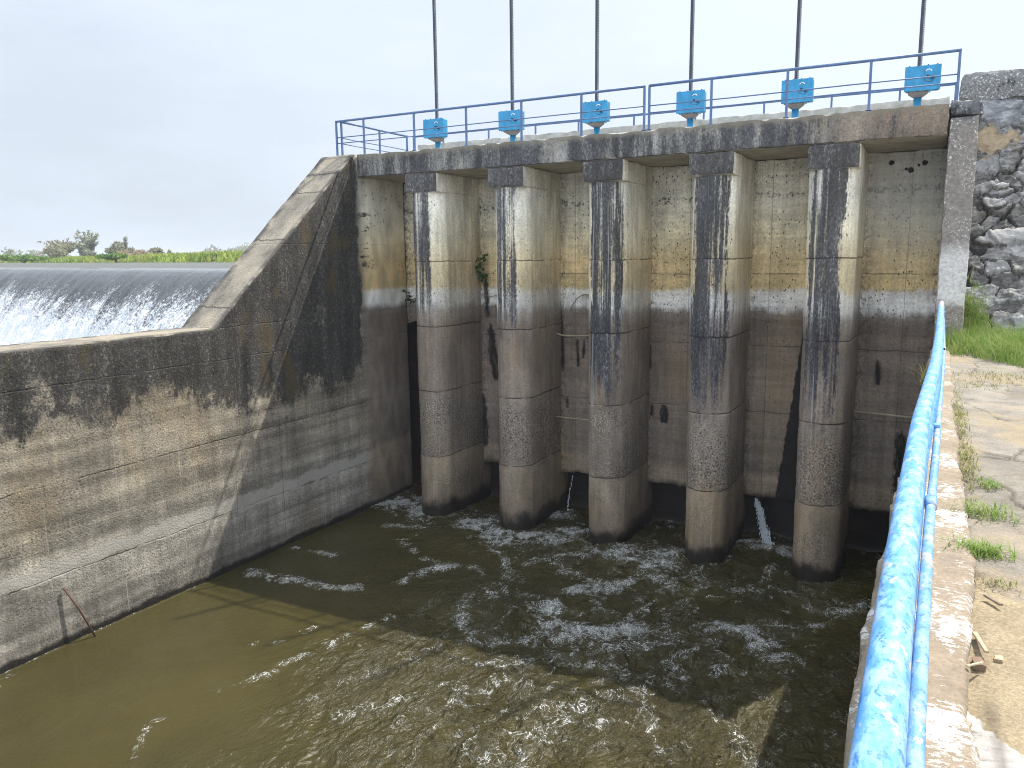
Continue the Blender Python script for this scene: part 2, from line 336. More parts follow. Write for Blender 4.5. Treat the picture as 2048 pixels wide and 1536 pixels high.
def mat_wing():
    M = Mat('wing_wall_concrete')
    c, h, wob = concrete(M, jk=.6, joints=(1.04, 2.47, 3.96, 4.55, 6.08), pits=.45, agg=False,
        bands=[(-.3, (.14,.125,.10)), (.3, (.295,.27,.232)), (1.0, (.365,.335,.283)), (1.45, (.33,.298,.245)), (2.2, (.335,.292,.226)), (2.5, (.295,.256,.20)), (3.2, (.32,.275,.208)), (4.0, (.265,.233,.184)), (5, (.24,.21,.165)), (8, (.23,.21,.17))])
    n5 = M.sub(M.noise((1, 1, 1), .9, 4), .5)
    # weathering layers of the poured boards
    lay = M.noise((.15, .15, 5), 1, 5, .6); c = M.scale(c, M.ss(lay, .3, .7, .62, 1.25)); c = M.scale(c, M.ss(M.noise((1, .5, 1.6), 1.6, 6, .65), .3, .7, .72, 1.22))
    g = M.noise((1, 1, 1), 30, 5, .75); gm = M.ss(M.noise((.4, .4, 2.2), 1, 5, .65), .36, .60, .25, 1)
    c = M.mix(M.mul(M.ss(g, .5, .36), M.mul(gm, .85)), c, (.055, .048, .038)); c = M.mix(M.mul(M.ss(g, .56, .66), M.mul(gm, .6)), c, (.40, .36, .29))
    rib = M.ss(M.add(M.add(M.z, M.mul(M.sub(M.noise((1, 1, 1), 1.1, 5, .7), .5), .45)), M.mul(M.sub(M.y, 8), .005)), 1.02, 1.06); rib = M.mul(rib, M.ss(M.add(M.z, M.mul(M.sub(M.noise((1, 1, 1), 2.3, 5, .7), .5), .5)), 1.32, 1.24))
    c = M.mix(M.mul(rib, .75), c, (.40, .375, .33))
    # board joints every 1.2 m
    fr = M.f('ABSOLUTE', M.sub(M.f('FRACT', M.f('DIVIDE', M.add(M.y, M.mul(M.sub(M.noise((0, 0, 1), 2, 3), .5), .06)), 1.22)), .5))
    vj = M.mul(M.ss(fr, .012, .003), M.ss(M.noise((1, 1, 1), 1.4, 4), .40, .56)); c = M.mix(M.mul(vj, .55), c, M.mix(M.ss(M.noise((0,1,0), 1, 1), .45, .55), (.05,.045,.04), (.40,.37,.32)))
    # inside the first bay it weathers like the back wall
    cb = zramp(M, M.add(M.z, M.mul(wob, .26)), BANDS); cb = M.scale(cb, M.ss(M.noise((1, 1, .5), 3, 6, .6), .25, .75, .68, 1.25))
    bay = M.mul(M.ss(M.add(M.y, M.mul(n5, .5)), 14.25, 14.7), M.ss(M.nx, .3, .6)); c = M.mix(bay, c, cb)
    pv = M.voro((1, 1, .5), 16); pm = M.mul(M.mul(M.ss(pv, .27, .14), M.ss(M.noise((1, 1, 1), 1.6, 4, .6), .44, .56)), M.mul(bay, M.ss(M.z, 4.9, 5.5))); c = M.mix(M.mul(pm, .9), c, (.03, .022, .016))
    # black growth: top of the low wall, whole sloping buttress
    nn = M.sub(M.noise((1.5, 1.5, 1.2), 1, 7, .7), .5)
    low = M.ss(M.add(M.add(M.z, M.mul(nn, 2.0)), M.mul(M.ss(M.y, 9.2, 11.2), .45)), 2.75, 4.35)
    but = M.mul(M.ss(M.y, 9.9, 10.6), M.ss(M.add(M.z, M.mul(nn, 1.3)), 4.3, 5.0))
    m = M.mx(low, M.mul(but, 1.05)); m = M.mul(m, M.ss(M.add(M.y, M.mul(nn, .55)), 14.55, 14.15)); 
    pat = M.mul(M.mul(M.ss(M.noise((.6, .5, 3.2), 1, 5, .6), .55, .66), M.ss(M.y, 9.5, 11.5)), M.mul(M.ss(M.y, 15.5, 14.2), M.ss(M.z, 2.3, 3.2))); m = M.mx(m, M.mul(pat, .7))
    m = M.mul(m, M.ss(M.nx, .3, .6)); m = M.mul(m, M.ss(M.noise((1.2, 1.2, .5), 1, 5), .28, .48, .66, 1.12))
    c = lichen(M, c, m, (.013, .0125, .012), lo=.15, hi=.80, k1=(3.4, 3.4, 2.6), amp=2.3, gk=(26, 26, 22), gv=.12, top=(.25, .235, .20), mid=(.062, .057, .048))
    inn = M.ss(M.y, 16.10, 16.16); c = M.mix(M.mul(inn, .96), c, (.008, .007, .007))  # recess of the first bay blackened, its deep shade painted in
    mo = M.mul(M.mul(m, M.ss(M.noise((1, 1, .5), 2.2, 5), .56, .68)), .7); c = M.mix(mo, c, (.085, .062, .028))
    # tops: worn tan cement, grey edges
    up = M.ss(M.nz, .35, .6)
    t = M.ramp(M.noise((1, .6, .6), 2.4, 7, .65), [(.28, (.11,.10,.082)), (.45, (.245,.215,.17)), (.62, (.33,.285,.22)), (.78, (.42,.38,.31))])
    t = M.mix(M.mul(M.ss(M.noise((1, .5, .5), 1.6, 6, .65), .46, .66), .7), t, (.135, .125, .108)); t = M.scale(t, M.ss(M.noise((1, 1, 1), 40, 4, .65), .2, .8, .66, 1.15))
    ed = M.mx(M.ss(M.x, -11.78, -11.66), M.ss(M.x, -12.28, -12.46)); t = M.mix(M.mul(ed, M.ss(M.noise((1, 1, 1), 3, 5), .35, .55)), t, (.075, .07, .06))
    crk = None
    for yk in (10.55, 12.05, 13.25, 13.75):
        d = M.f('ABSOLUTE', M.sub(M.add(M.y, M.mul(M.sub(M.noise((1, 0, 0), 3.5, 5, .7), .5), .28)), yk)); q = M.ss(d, .022, .006); crk = q if crk is None else M.mx(crk, q)
    t = M.mix(M.mul(crk, .8), t, (.04, .037, .033))
    c = M.mix(up, c, t)
    c, w = wet(M, c, wob, -.02, .07, .30)
    return M.finish(c, M.lin(w, 0, 1, .92, .4), M.bump(M.add(M.sub(M.sub(h, M.mul(crk, .6)), M.mul(vj, .3)), M.mul(g, .8)), .75, .013))
def mat_abut():
    M = Mat('abutment_concrete')
    z = M.add(M.z, M.mul(M.sub(M.noise((1,1,1), 4, 5, .7), .5), .25))
    c = zramp(M, z, [(0, (.10,.09,.07)), (4.2, (.28,.25,.21)), (4.9, (.245,.215,.185)), (4.98, (.55,.53,.50)), (5.7, (.52,.50,.48)), (5.95, (.235,.21,.19)), (7.7, (.215,.195,.175)), (7.85, (.12,.125,.133)), (8.05, (.15,.153,.158)), (8.4, (.17,.17,.17))])
    c = M.scale(c, M.ss(M.noise((1,1,1), 20, 5, .65), .2, .8, .65, 1.3))
    fl = M.mul(M.ss(M.noise((1,1,1), 24, 5, .75), .56, .60), M.ss(M.noise((1,1,.7), 3.0, 4), .38, .52)); c = M.mix(M.mul(fl, .9), c, (.62,.61,.58))
    c = M.mix(M.mul(M.ss(M.noise((1,1,.6), 5, 6, .7), .56, .66), M.ss(M.z, 7.7, 7.9)), c, (.035,.037,.042))
    c = M.mix(M.mul(M.ss(M.noise((1,1,1), 14, 5, .7), .60, .68), M.ss(M.z, 7.75, 7.9)), c, (.42,.43,.44))
    return M.finish(c, .9, M.bump(M.noise((1,1,1), 26, 6, .7), .8, .016))
def mat_rubble():
    M = Mat('rubble_stone'); cr = M.attr('cell'); e = M.attr('gap'); sd = M.attr('sand'); pl = M.attr('plain'); tp = M.attr('plaster')
    c = M.ramp(cr, [(.0, (.10,.096,.090)), (.35, (.175,.167,.156)), (.6, (.245,.235,.222)), (.85, (.33,.322,.312)), (1, (.43,.42,.41))])
    c = M.scale(c, M.ss(M.noise((1, 1, 2.6), 7, 7, .7), .3, .7, .45, 1.5))
    c = M.mix(M.mul(M.ss(M.noise((1, 1, 1.6), 14, 6, .7), .60, .70), .35), c, (.42, .42, .415))
    c = M.mix(M.mul(M.ss(M.noise((1, 1, 1.5), 6, 6, .7), .50, .40), .55), c, (.075, .070, .066))
    c = M.mix(M.mul(M.ss(M.noise((1, 1, 1), 2.0, 4), .55, .7), .45), c, (.20, .155, .10))
    c = M.mix(M.mul(e, .9), c, (.035, .032, .029))
    c = M.mix(M.mul(M.ss(pl, .5, .8), .55), c, (.46, .45, .44))
    c = M.mix(M.mul(tp, .85), c, M.ramp(M.noise((1, 1, 2), 5, 7, .7), [(.32, (.07,.074,.082)), (.5, (.17,.174,.18)), (.66, (.38,.385,.39))]))
    c = M.mix(sd, c, M.ramp(M.noise((1,1,1), 14, 5), [(.3, (.27,.205,.125)), (.7, (.40,.31,.20))]))
    return M.finish(c, .9, M.bump(M.noise((1, 1, 1.6), 26, 7, .7), .9, .02))
def mat_path():
    M = Mat('walkway_stone'); e = M.attr('gap'); cr = M.attr('cell'); sd = M.attr('sand'); pa = M.attr('pale')
    c = M.ramp(cr, [(0, (.18,.16,.132)), (.5, (.21,.187,.155)), (1, (.245,.22,.185))])
    c = M.scale(c, M.ss(M.noise((1,1,1), 3.2, 7, .65), .25, .75, .72, 1.25))
    c = M.mix(M.mul(M.ss(M.noise((1,1,1), 1.7, 5), .5, .66), .55), c, (.30,.235,.155))
    c = M.scale(c, M.ss(M.noise((1,1,1), 60, 4, .7), .2, .8, .72, 1.22))
    c = M.mix(M.mul(M.ss(M.noise((1,1,1), 11, 5, .7), .62, .70), .4), c, (.12,.105,.085))
    s = M.ramp(M.noise((1,1,1), 5, 6, .65), [(.3, (.235,.185,.118)), (.55, (.29,.232,.148)), (.75, (.34,.275,.175))]); s = M.scale(s, M.ss(M.noise((1,1,1), 75, 4, .75), .25, .75, .62, 1.28))
    c = M.mix(sd, c, s)
    p = M.ramp(M.noise((1.6,3,1), 7, 7, .7), [(.32, (.16,.145,.133)), (.45, (.34,.318,.295)), (.7, (.45,.425,.40))]); c = M.mix(pa, c, p)
    c = M.mix(M.mul(e, .7), c, (.055,.045,.033))
    return M.finish(c, .95, M.bump(M.noise((1,1,1), 45, 6, .7), .7, .012))
def mat_curb():
    M = Mat('channel_wall_concrete')
    t = M.ramp(M.noise((1,1,1), 3.0, 6, .65), [(.3, (.19,.15,.108)), (.55, (.265,.212,.155)), (.75, (.31,.255,.187))])
    t = M.scale(t, M.ss(M.noise((1,1,1), 55, 4, .7), .2, .8, .75, 1.2))
    t = M.mix(M.mul(M.ss(M.noise((1,.8,1), 4.2, 5, .7), .54, .66), .55), t, (.20,.175,.15))
    pm = M.ss(M.add(M.noise((1,1,1), 2.1, 5, .6), M.mul(M.sub(M.noise((1,1.8,1), 24, 6, .8), .5), .95)), .555, .60)
    pm = M.mul(pm, M.ss(M.y, 8.5, 5.5, .35, 1)); t = M.mix(M.mul(pm, .92), t, (.60,.585,.565))
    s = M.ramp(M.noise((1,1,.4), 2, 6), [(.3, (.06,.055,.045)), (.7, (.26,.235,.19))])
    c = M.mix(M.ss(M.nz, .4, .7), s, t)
    return M.finish(c, .93, M.bump(M.noise((1,1,1), 40, 6, .7), .7, .012))
def mat_pipe(name, base, light, chips=.5, rough=.33):
    M = Mat(name)
    c = M.mix(M.ss(M.noise((1.5,.6,1.5), 15, 6, .72), .40, .64), base, light)
    c = M.mix(M.mul(M.ss(M.noise((2.2,1.3,2.2), 20, 6, .8), .535, .60), .85), c, (base[0]*.35, base[1]*.5, base[2]*.72))
    k = M.ss(M.add(M.noise((1,.7,1), 17, 6, .78), M.mul(M.noise((1,1,1), 55, 3), .12)), .66-.04*chips, .70-.04*chips)
    c = M.mix(M.mul(k, .9), c, M.ramp(M.noise((1,1,1), 25, 4), [(.35, (.30,.24,.20)), (.6, (.52,.47,.44)), (.8, (.22,.12,.07))]))
    c = M.mix(M.mul(M.ss(M.add(M.y, M.mul(M.noise((1,1,1), 6, 4), 1.5)), 12.6, 14.6), .85), c, (.42, .30, .25))
    ru = M.add(rough, M.mul(M.noise((1,1,1), 14, 4), .2))
    return M.finish(c, ru, M.bump(M.noise((1,.8,1), 40, 5, .7), .35, .004), spec=.5)
def mat_paint(name, base, dirt=(.05,.05,.06), rough=.45, amt=.5):
    M = Mat(name)
    c = M.scale(M.mix(0.0, base, base), M.ss(M.noise((1,1,.5), 9, 5, .65), .2, .8, .72, 1.2))
    c = M.mix(M.mul(M.ss(M.noise((1,1,.5), 16, 6, .7), .58, .72), amt), c, dirt)
    return M.finish(c, rough, M.bump(M.noise((1,1,1), 40, 3), .2, .003))
def mat_water():
    M = Mat('muddy_water'); fo = M.attr('foam')
    def ridge(k, sc_, det, ro, di):
        return M.sub(1.0, M.mul(M.f('ABSOLUTE', M.sub(M.noise(k, sc_, det, ro, di), .5)), 2.0))
    b1 = ridge((1.0, .62, 1), 3.6, 4, .55, .8); b2 = ridge((1, .66, 1), 10, 4, .6, .6); b3 = M.noise((1, 1, 1), 55, 3, .6)
    def fil(k, sc_, dist, w):
        r_ = M.noise(k, sc_, 5, .62, dist); return M.ss(M.f('ABSOLUTE', M.sub(r_, .5)), w, w*.25)
    tb = M.attr('turb')
    br = M.noise((1, 1, 1), 2.6, 5, .65, .8); brk = M.ss(br, .36, .62, .25, 1.25)
    den = M.mul(fo, brk); f1 = fil((1, .72, 1), 4.2, 1.9, .013); f2 = fil((1, .8, 1), 11, 2.2, .019); f3 = fil((1, .9, 1), 28, 1.6, .028)
    f = M.mx(M.mul(f1, M.ss(den, .12, .38)), M.mx(M.mul(f2, M.ss(den, .26, .70, 0, .9)), M.mul(f3, M.ss(den, .34, .85, 0, .8))))
    f = M.mx(f, M.mul(M.ss(M.add(den, M.mul(M.sub(M.noise((1, .8, 1), 22, 5, .8, .6), .5), 2.8)), 1.02, 1.8), .75))
    thin = M.mul(M.mul(fil((1, .5, 1), 6.5, 2.2, .010), M.ss(M.noise((1, .7, 1), 1.6, 5, .65, 1), .50, .66)), M.ss(tb, .25, .8)); f = M.mx(f, M.mul(thin, .55))
    f = M.mul(f, M.ss(b3, .22, .52, .45, 1)); aer = M.ss(den, .12, .75)
    c = M.mix(M.ss(M.noise((1,1,1), .5, 3), .35, .65), (.036, .0305, .0103), (.046, .0385, .0128)); c = M.mix(M.mul(aer, .34), c, (.15, .155, .13))
    c = M.mix(M.mul(f, .9), c, (.80, .82, .82))
    h = M.add(M.add(M.mul(b1, .8), M.mul(b2, .42)), M.mul(b3, .10))
    hb = M.mul(h, M.mul(M.lin(tb, 0.05, 1, .06, .85), M.ss(M.noise((1, .6, 1), .9, 4, .6, .5), .3, .62, .35, 1.15)))
    ro = M.add(M.lin(tb, 0, 1, .20, .26), M.mul(M.ss(M.noise((1, .6, 1), 5, 4, .6), .35, .65), -.08))
    return M.finish(c, M.mx(ro, M.mul(f, .7)), M.bump(hb, 1.0, .17), spec=.5, IOR=1.333)
def mat_spill():
    M = Mat('falling_water'); fo = M.attr('foam'); t = M.attr('fall'); s = M.attr('along')
    def cn(kx, ky, sc_, det, ro):
        cb = M.nt.nodes.new('ShaderNodeCombineXYZ'); M.L(M.mul(s, kx), cb.inputs[0]); M.L(M.mul(t, ky), cb.inputs[1])
        n = M.nt.nodes.new('ShaderNodeTexNoise'); M.L(cb.outputs[0], n.inputs['Vector']); n.inputs['Scale'].default_value = sc_; n.inputs['Detail'].default_value = det; n.inputs['Roughness'].default_value = ro
        return n.outputs[0]
    streak = cn(2.2, .35, 1, 6, .65); spk = cn(7, 3.5, 1, 5, .75); fine = cn(17, 11, 1, 4, .75)
    f = M.ss(M.add(M.add(fo, M.mul(M.sub(streak, .5), .38)), M.add(M.mul(M.sub(spk, .5), 1.3), M.mul(M.sub(fine, .5), 1.9))), .30, .86)
    c = M.mix(M.ss(streak, .35, .65), (.034, .034, .032), (.075, .078, .082))
    c = M.mix(f, c, M.ramp(fine, [(.3, (.42,.435,.45)), (.6, (.68,.69,.70))]))
    h = M.mul(M.add(M.mul(streak, .8), M.add(M.mul(spk, .5), M.mul(fine, .3))), M.ss(t, 1.0, 2.4))
    return M.finish(c, M.lin(f, 0, 1, .12, .75), M.bump(h, .7, .08), spec=.5)
def mat_leaf(name, a, b, sc_=1.0, tr=.25):
    M = Mat(name); c = M.mix(M.ss(M.noise((1,1,1), sc_, 3), .35, .65), a, b)
    c = M.scale(c, M.ss(M.noise((1,1,1), sc_*9, 2), .2, .8, .7, 1.3))
    M.finish(c, .75, spec=.25)
    tb = M.nt.nodes.new('ShaderNodeBsdfTranslucent'); M.L(c, tb.inputs[0]); mx = M.nt.nodes.new('ShaderNodeMixShader'); mx.inputs[0].default_value = tr
    M.L(M.b.outputs[0], mx.inputs[1]); M.L(tb.outputs[0], mx.inputs[2]); M.L(mx.outputs[0], M.out.inputs[0]); return M.m
def mat_plain(name, a, b, sc_=8, rough=.85, k=(1,1,1)):
    M = Mat(name); c = M.ramp(M.noise(k, sc_, 6, .65), [(.3, a), (.7, b)]); return M.finish(c, rough, M.bump(M.noise((1,1,1), sc_*4, 5), .5, .01))

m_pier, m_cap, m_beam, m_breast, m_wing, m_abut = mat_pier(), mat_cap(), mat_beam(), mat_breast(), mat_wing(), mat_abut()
m_rubble, m_path, m_curb, m_water, m_spill = mat_rubble(), mat_path(), mat_curb(), mat_water(), mat_spill()
m_pipe = mat_pipe('worn_blue_pipe_paint', (.085,.28,.60), (.27,.47,.70), .25)
m_pipe2 = mat_pipe('faded_blue_pipe_paint', (.10,.26,.48), (.25,.37,.50), 1.1, .5)
m_pipe3 = mat_pipe('shaded_blue_pipe_paint', (.05,.22,.50), (.08,.28,.58), .2)  # pipe blue darkened, the shade below the top pipe put into the colour
m_rail = mat_paint('blue_rail_paint', (.095,.16,.30), (.075,.06,.055), .5, .65)
m_hoist = mat_paint('sky_blue_enamel', (.026,.235,.44), (.05,.08,.11), .4, .35)
m_hoist_side = mat_paint('pale_weathered_enamel', (.30,.52,.70), (.12,.2,.28), .5, .4)
m_rust = mat_paint('rusty_underside', (.21,.20,.20), (.09,.07,.06), .8, .7)
m_steel = mat_paint('dark_greased_steel', (.040,.045,.065), (.07,.055,.05), .5, .4)
m_rack = mat_paint('grey_rack_steel', (.20,.21,.23), (.06,.05,.05), .45, .4)
m_black = mat_paint('black_shaft_steel', (.015,.015,.017), (.04,.03,.03), .5, .3)
m_white = mat_paint('white_mark_paint', (.75,.78,.80), (.4,.45,.5), .6, .2)
m_gate = mat_plain('black_wet_gate_steel', (.006,.005,.005), (.022,.015,.011), 3, .6)
m_wood = mat_plain('dry_wood', (.30,.22,.14), (.48,.37,.25), 14, .8, (1,1,5))
m_bamboo = mat_plain('pale_bamboo', (.30,.25,.17), (.46,.39,.27), 6, .6)
m_twig = mat_plain('grey_twig', (.16,.12,.08), (.27,.21,.15), 14, .8)
m_rustrod = mat_plain('rusted_iron', (.08,.045,.032), (.16,.09,.06), 20, .9)
m_stone = mat_plain('loose_stone', (.17,.14,.11), (.36,.30,.23), 12, .95)
m_brickfrag = mat_plain('brown_shard', (.14,.095,.065), (.25,.17,.115), 14, .95)

# ------------------------------------------------------------------ the intake structure
XL = -11.63; YB = 14.40; ZT = 8.048; ZS = 7.557; YW = 16.17; ZCAP = 7.157; WLV = -.10
PIERS = (-9.927, -7.859, -5.767, -3.713, -1.694); HW = .40
m_para = mat_plain('pale_worn_concrete', (.26,.25,.22), (.52,.50,.46), 4, .9)
sluice = empty('sluice_gate_structure', (-5.8, 14.4, -.6), 'stained concrete sluice gate structure with five round nosed piers under one deck', 'sluice')
V, F = rough_box((XL+.006, YB, ZS), (-.046, 17.8, ZT), (.05, .12, .035), 3, .007, .003, .035)
make('deck', V, F, m_beam, sluice, True)
V, F = rough_box((-11.95, 17.22, ZT-.01), (-.05, 17.5, 8.60), (.06, .08, .05), 5, .004, .004, .03)
make('parapet', V, F, m_para, sluice, True)
for pi, cx in enumerate(PIERS):
    # plan outline from the back left corner round the nose to the back right one
    prof = []
    yc = YB+HW
    for y in np.arange(17.8, yc, -.09): prof.append((-HW, y))
    for a in np.linspace(0, math.pi, 30): prof.append((-HW*math.cos(a), yc-HW*math.sin(a)))
    for y in np.arange(yc+.09, 17.81, .09): prof.append((HW, y))
    prof = np.array(prof); n = len(prof)
    nrm = np.zeros_like(prof); nrm[:, 0] = np.where(prof[:, 1] > yc, np.sign(prof[:, 0]), prof[:, 0]/HW); nrm[:, 1] = np.where(prof[:, 1] > yc, 0, (prof[:, 1]-yc)/HW)
    zs = np.concatenate([np.arange(-.6, ZCAP-.02, .045), [ZCAP]])
    for zj in JOINTS: zs = np.concatenate([zs, [zj-.012, zj-.004, zj+.004, zj+.012]])
    zs = np.unique(np.round(zs, 4)); Z = np.repeat(zs, n); XY = np.tile(prof, (len(zs), 1)); NN = np.tile(nrm, (len(zs), 1))
    lift = np.searchsorted(np.array(JOINTS), Z); r2 = random.Random(pi*9+1)
    offs = np.array([[r2.uniform(-.007, .007), r2.uniform(-.010, .006)] for _ in range(6)]); swell = np.array([r2.uniform(-.004, .010) for _ in range(6)])
    g = np.zeros(len(Z))
    for zj in JOINTS: g = np.maximum(g, np.exp(-np.abs(Z-zj)/.006))
    V = np.stack([XY[:, 0]+cx, XY[:, 1], Z], 1)
    rad = swell[lift]-.009*g*(.3+vnoise(V*4, 3)) + (fbm(V*2.4, pi, 3)-.5)*.022 + (fbm(V*20, 40+pi, 3)-.5)*.010*(1+1.6*((Z > 1.35) & (Z < 2.83)))
    V[:, :2] += offs[lift]*(XY[:, 1:2] < 16)+NN*rad[:, None]
    V[:, 2] += (np.abs(Z) < 1.e9)*(vnoise(np.stack([V[:, 0]*3, V[:, 1]*3, Z*0], 1), 77)-.5)*.03*(Z < ZCAP-.1)
    a = np.arange(len(zs)*n).reshape(len(zs), n)
    F = np.stack([a[:-1, :-1], a[:-1, 1:], a[1:, 1:], a[1:, :-1]], -1).reshape(-1, 4)
    p = make('pier', V, F, m_pier, sluice, True)
    V, F = rough_box((cx-HW-.006, YB-.012, ZCAP), (cx+HW+.006, 17.78, ZS-.002), (.04, .1, .04), 60+pi, .005, .003, .03)
    make('pier_cap', V, F, m_cap, p, True)
edges = [XL]+[v for c in PIERS for v in (c-HW, c+HW)]+[-.04]
for b in range(6):
    x0, x1 = edges[2*b]-(.03 if b else .48), edges[2*b+1]+.03
    zb = 4.45 if b == 0 else .835
    V, F = rough_box((x0, YW, zb), (x1, YW+.30, ZS-.003), (.045, .1, .045), 80+b, .010, .003, .03)
    bot = np.exp(-(V[:, 2]-zb)/.05); V[:, 2] += bot*(fbm(p3(V[:, 0]*4, V[:, 1]*4), 5+b, 4)-.5)*.10
    if b == 0: V[:, 2] += np.exp(-(V[:, 2]-zb)/.6)*np.clip((-10.95-V[:, 0]), -.4, .4)*-.9+np.exp(-(V[:, 2]-zb)/.2)*(fbm(p3(V[:, 0]*3, V[:, 2]*0), 9, 4)-.5)*.4
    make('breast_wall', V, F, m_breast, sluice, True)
    g = MB(); z0, z1 = (-.62, 5.6)
    g.box((x0, YW+.34, z0), (x1, YW+.40, z1))
    for zz in (.2, .9, 1.6, 2.3, 3.0, 3.7, 4.4): g.box((x0+.01, YW+.305, zz), (x1-.01, YW+.34, zz+.07))
    g.build('gate_leaf', m_gate, sluice)
V, F = rough_box((-.04, YB-.02, -.6), (.36, 18.6, 7.83), (.035, .1, .05), 101, .004, .003, .025)
ab = make('end_pier', V, F, m_abut, sluice, True)
V, F = rough_box((-.045, YB-.03, 7.832), (.40, 17.93, 8.06), (.03, .1, .03), 103, .012, .005, .05)
make('pier_cap', V, F, m_abut, ab, True)

# ------------------------------------------------------------------ wing wall with sloping buttress
def loft(name, ys, section, m, parent=None, seed=0, amp=.008, fine=.003, smooth=True):
    """section(y) -> list of (x,z) points, same count for each y"""
    S = [section(y) for y in ys]; n = len(S[0]); V = np.array([(x, y, z) for y, s in zip(ys, S) for x, z in s]); V = V+disp_vec(V, seed, amp, fine)
    a = np.arange(len(ys)*n).reshape(len(ys), n)
    F = np.stack([a[:-1, :-1], a[:-1, 1:], a[1:, 1:], a[1:, :-1]], -1).reshape(-1, 4)
    return V, F
def zwing(y):
    if y < 10.14: return 4.545
    if y < 14.28: return 4.545+(y-10.14)*(8.048-4.545)/(14.28-10.14)
    return 8.048
def wsec(y):
    zt = zwing(y); e = .018*(.4+1.2*vnoise(np.array([[y*3.1, 1, 2]]), 4)[0])
    zz_ = np.linspace(-.6, zt-e, 105); up = [(XL-(.45 if (y > 16.14 and z < 7.2) else 0), z) for z in zz_]
    top = [(x, zt) for x in np.linspace(XL-e, XL-.90+e, 20)]
    dn = [(XL-.90, z) for z in np.linspace(zt-e, -.6, 40)]
    return up+top+dn
ys = np.concatenate([np.arange(-14, 2, .3), np.arange(2, 16.13, .05), [16.13, 16.145, 16.3, 16.8, 17.3, 17.8]])
V, F = loft('wing_wall', ys, wsec, m_wing, seed=200)
F = np.concatenate([F]); 
wing = make('wing_wall', V, F[:, ::-1].copy(), m_wing, None, False)
# smooth within faces only: keep the top edges hard
wing.data.polygons.foreach_set('use_smooth', np.ones(len(wing.data.polygons), bool))
se = np.array([e for e in range(0)])
setp(wing, 'long black stained concrete side wall rising in a sloping buttress beside the weir', 'wall')

# ------------------------------------------------------------------ hoists on the deck
PX = (-10.83, -8.79, -6.74, -4.70, -2.66, -.57)
def make_hoist():
    t = empty('gate_hoist', (0, 0, 0), '', 'gate hoist')
    MB().box((-.205, -.27, .535), (.335, -.07, .935), .012).build('gearbox', m_hoist, t)
    g = t.children[0]
    MB().box((-.218, -.292, .525), (.348, -.271, .945), .006).build('cover_plate', m_hoist, g)
    for k in range(4):
        for z in (.946, .520): MB().tube([(-.15+k*.145, -.283, z-.012), (-.15+k*.145, -.283, z+.012)], .010, 6).build('bolt', m_steel, g)
    arc = MB(); pts = [(.155+.045*math.cos(a), -.297, .83+.040*math.sin(a)) for a in np.linspace(.25, math.pi-.25, 12)]
    arc.tube(pts, .008, 6); arc.build('arc_mark', m_white, g)
    MB().tube([(.145, -.33, .755), (.145, -.29, .755)], .020, 12).build('crank_shaft', m_black, g)
    MB().tube([(.215, -.335, .725), (.215, -.29, .725)], .024, 12).build('crank_shaft', m_black, g)
    ring = MB(); ring.tube([(.175+.085*math.cos(a), -.2945, .725+.06*math.sin(a)) for a in np.linspace(math.pi, 2*math.pi, 14)], .0035, 5); ring.build('scratch_ring', m_steel, g)
    h = MB(); h.box((-.13, -.069, .54), (.20, .10, .76), .012); h.build('rear_housing', m_hoist_side, t)
    # funnel shaped underside
    fl = MB(); n = 20; V = []; Fq = []
    for (hx, hy, oy, z, ex) in ((.165, .17, -.07, .533, 4), (.16, .165, -.07, .512, 4), (.10, .11, -.02, .470, 2.4), (.07, .07, 0, .452, 2)):
        for k in range(n):
            a = 2*math.pi*k/n; c, s_ = math.cos(a), math.sin(a)
            V.append((hx*math.copysign(abs(c)**(2/ex), c), oy+hy*math.copysign(abs(s_)**(2/ex), s_), z))
    for i in range(3):
        for k in range(n): Fq.append((i*n+k, (i+1)*n+k, (i+1)*n+(k+1) % n, i*n+(k+1) % n))
    Fq.append(tuple(range(n))); fl.add(V, Fq); fl.build('base_flange', m_rust, t)
    MB().tube([(0, 0, 0), (0, 0, .46)], .066, 20).build('pedestal', m_hoist, t, True)
    MB().tube([(0, 0, 0), (0, 0, .02)], .14, 20).build('base_plate', m_hoist, t)
    st = MB().box((-.038, -.03, .80), (.010, .03, 5.6), .006).build('stem', m_steel, t)
    r = MB(); r.box((.010, -.018, .80), (.024, .018, 5.6))
    z = .96
    while z < 5.55: r.box((.024, -.018, z), (.038, .018, z+.016)); z += .032
    r.build('rack', m_rack, st)
    return t
h0 = make_hoist()
HL = ('sky blue gate hoist at the far left end of the deck, nearest the sloping buttress', 'blue gate hoist second from the sloping buttress, midway between two front rail posts',
      'blue gate hoist third from the buttress, with a front rail post along its edge', 'blue gate hoist third from the stone abutment, left of the double back rail posts',
      'blue gate hoist next to last before the stone abutment, crossed by a rail post', 'largest looking blue gate hoist, closest to the grey stone abutment')
for i, x in enumerate(PX):
    t = h0 if i == 0 else copy_tree(h0); t.location = (x, 16.5, ZT+.002); t['label'] = HL[i]; t['group'] = 'gate hoists along the deck'
    t.rotation_euler = (0, 0, (0, .02, -.015, .03, -.01, .01)[i])
PXG = PX

